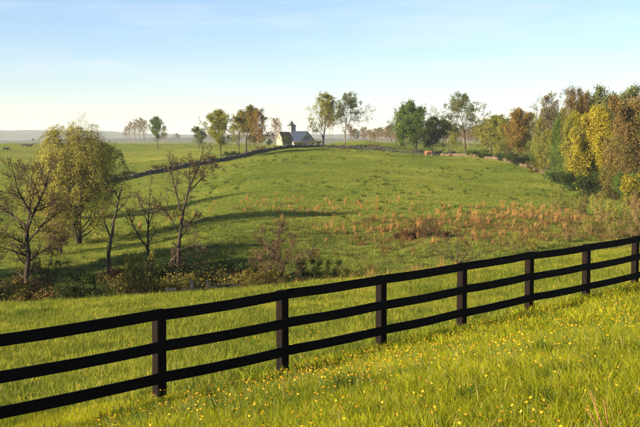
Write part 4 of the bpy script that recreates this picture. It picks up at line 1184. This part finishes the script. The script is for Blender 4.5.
scatter('dry_grass', *place(E_[:, 0], E_[:, 1], 0.5, 1.15, tl=0.08), edge_t, 'dry straw coloured grass fringing the far edge of the meadow', 'dry grass')

# ---------------------------------------------------------------- buttercups
solid_mat('petal_yellow', (0.58, 0.29, 0.006), (0.70, 0.41, 0.010), 8, 0.5)
solid_mat('petal_orange', (0.54, 0.21, 0.005), (0.64, 0.29, 0.008), 8, 0.5)
solid_mat('flower_stem', (0.07, 0.10, 0.015), (0.11, 0.14, 0.022), 8, 0.8)
def flower(name, seed, h, rad, pet):
    r = np.random.default_rng(seed)
    lx, ly = r.normal(size=2) * 0.16
    P = np.array([[(0, 0, -0.03), (lx * h * .25, ly * h * .25, h * .35), (lx * h * .6, ly * h * .6, h * .7), (lx * h, ly * h, h)]])
    v, q = tubes(P, np.array([[0.0028, 0.0024, 0.002, 0.0018]]), 4)
    V, Q = list(v), [tuple(a) for a in q]
    mi = [0] * len(Q)
    c = np.array([lx * h, ly * h, h])
    ax = nrm(np.array([lx * 1.5 + r.normal() * .3, ly * 1.5 + r.normal() * .3, 1.0])); u = nrm(np.cross(ax, (0.3, 1, 0))); w = np.cross(ax, u)
    for k in range(5):
        a = 2 * math.pi * k / 5
        d = math.cos(a) * u + math.sin(a) * w; s = -math.sin(a) * u + math.cos(a) * w
        b = len(V)
        V += [c, c + d * rad * .55 + s * rad * .42 + ax * rad * .30, c + d * rad + ax * rad * .62, c + d * rad * .55 - s * rad * .42 + ax * rad * .30]
        Q.append((b, b + 1, b + 2, b + 3)); mi.append(1)
    b = len(V)   # two narrow stem leaves
    for k in range(2):
        a = r.random() * 6.28; d = np.array([math.cos(a), math.sin(a), 0.6]); s = np.array([-math.sin(a), math.cos(a), 0]); b = len(V)
        o_ = c * (0.4 + 0.2 * k)
        V += [o_, o_ + d * .025 + s * .005, o_ + d * .055, o_ + d * .025 - s * .005]; Q.append((b, b + 1, b + 2, b + 3)); mi.append(0)
    me = mesh_np(name, np.array(V), np.array(Q))
    me.materials.append(MATS['flower_stem']); me.materials.append(MATS[pet])
    me.polygons.foreach_set('material_index', np.array(mi, np.int32)); me.update()
    return me
flo = [flower('buttercup_%d' % k, 200 + k, (0.16, 0.20, 0.14, 0.18)[k], (0.019, 0.021, 0.017, 0.020)[k], 'petal_yellow' if k % 2 else 'petal_orange') for k in range(4)]
Xf, Yf = wedge(5.5, 46, 55.0, 0.38, 0.5)
dn = 0.10 + 0.03 * Xf + 0.6 * vnoise(Xf / 3.0 + 40, Yf / 3.0) + 0.6 * vnoise(Xf / 1.1, Yf / 1.1 + 15)
side_fence = (Xf - FX0) * fnear[0] + (Yf - FY0) * fnear[1]
k_ = (dn > rng.uniform(-0.25, 0.65, len(Xf))) & (np.abs(side_fence) > 0.15) & ((side_fence > 0) | (rng.random(len(Xf)) < 0.25))
Xf, Yf = Xf[k_], Yf[k_]
od = np.argsort(np.hypot(Xf, Yf)); Xf, Yf = Xf[od], Yf[od]
inside = np.abs(Xf / Yf) < 0.325
near_i = np.where(inside & (Yf > 6.2))[0][:300]
zf = ground(Xf, Yf)
for k in near_i:
    o = link('buttercup', flo[k % 4]); o.location = (Xf[k], Yf[k], zf[k])
    s = random.uniform(0.45, 0.85); o.scale = (s, s, random.uniform(0.75, 1.1)); o.rotation_euler = (random.uniform(-.2, .2), random.uniform(-.2, .2), random.uniform(0, 6.28))
    tag(o, 'small golden buttercup flower standing in the meadow grass before the fence', 'flower', 'buttercups in the near meadow')
rest = np.setdiff1d(np.arange(len(Xf)), near_i)
far_flo = [flower('buttercup_far_%d' % k, 220 + k, (0.18, 0.21, 0.16)[k], 0.0145, 'petal_yellow' if k != 1 else 'petal_orange') for k in range(3)]
scatter('buttercups', *place(Xf[rest], Yf[rest], 0.85, 1.25), far_flo, 'yellow buttercups scattered through the meadow grass farther off', 'flowers')

# dead weed stalks at the lower right
solid_mat('dead_stalk', (0.16, 0.070, 0.035), (0.27, 0.13, 0.07), 10, 0.9)
p = hit(606, 440)
for px0, lab in ((604, 'dead reddish brown weed stalks poking from the grass near the flowers'),):
    w = empty('dead_weed', (p[0], p[1], p[2]))
    tag(w, lab, 'weed')
    for (dx, dy, h, lx) in ((0, 0, 0.30, -0.35), (0.03, 0.02, 0.25, -0.16), (-0.02, 0.03, 0.20, -0.5)):
        Pp = np.array([[(dx, dy, -0.03), (dx + lx * h * .3, dy, h * .35), (dx + lx * h * .65, dy + .01, h * .7), (dx + lx * h, dy + .015, h)]])
        v, q = tubes(Pp, np.array([[0.006, 0.005, 0.0045, 0.004]]), 5)
        link('stalk', mesh_np('stalk', v, q, smooth=True), w, MATS['dead_stalk'])

# ---------------------------------------------------------------- air
hz, nt, out = new_mat('haze_air')
pv = nd(nt, 'ShaderNodeVolumePrincipled')
pv.inputs['Color'].default_value = (0.84, 0.92, 1.0, 1)
pv.inputs['Density'].default_value = 0.00012
pv.inputs['Anisotropy'].default_value = 0.2
nt.links.new(pv.outputs[0], out.inputs['Volume'])
mb = MB().box((0, 1600, 15), (13000, 9000, 110))
ho = mb.build('haze', hz)
tag(ho, kind='stuff')
ho['label'] = 'thin pale morning haze filling the air over the fields'
ho['category'] = 'haze'
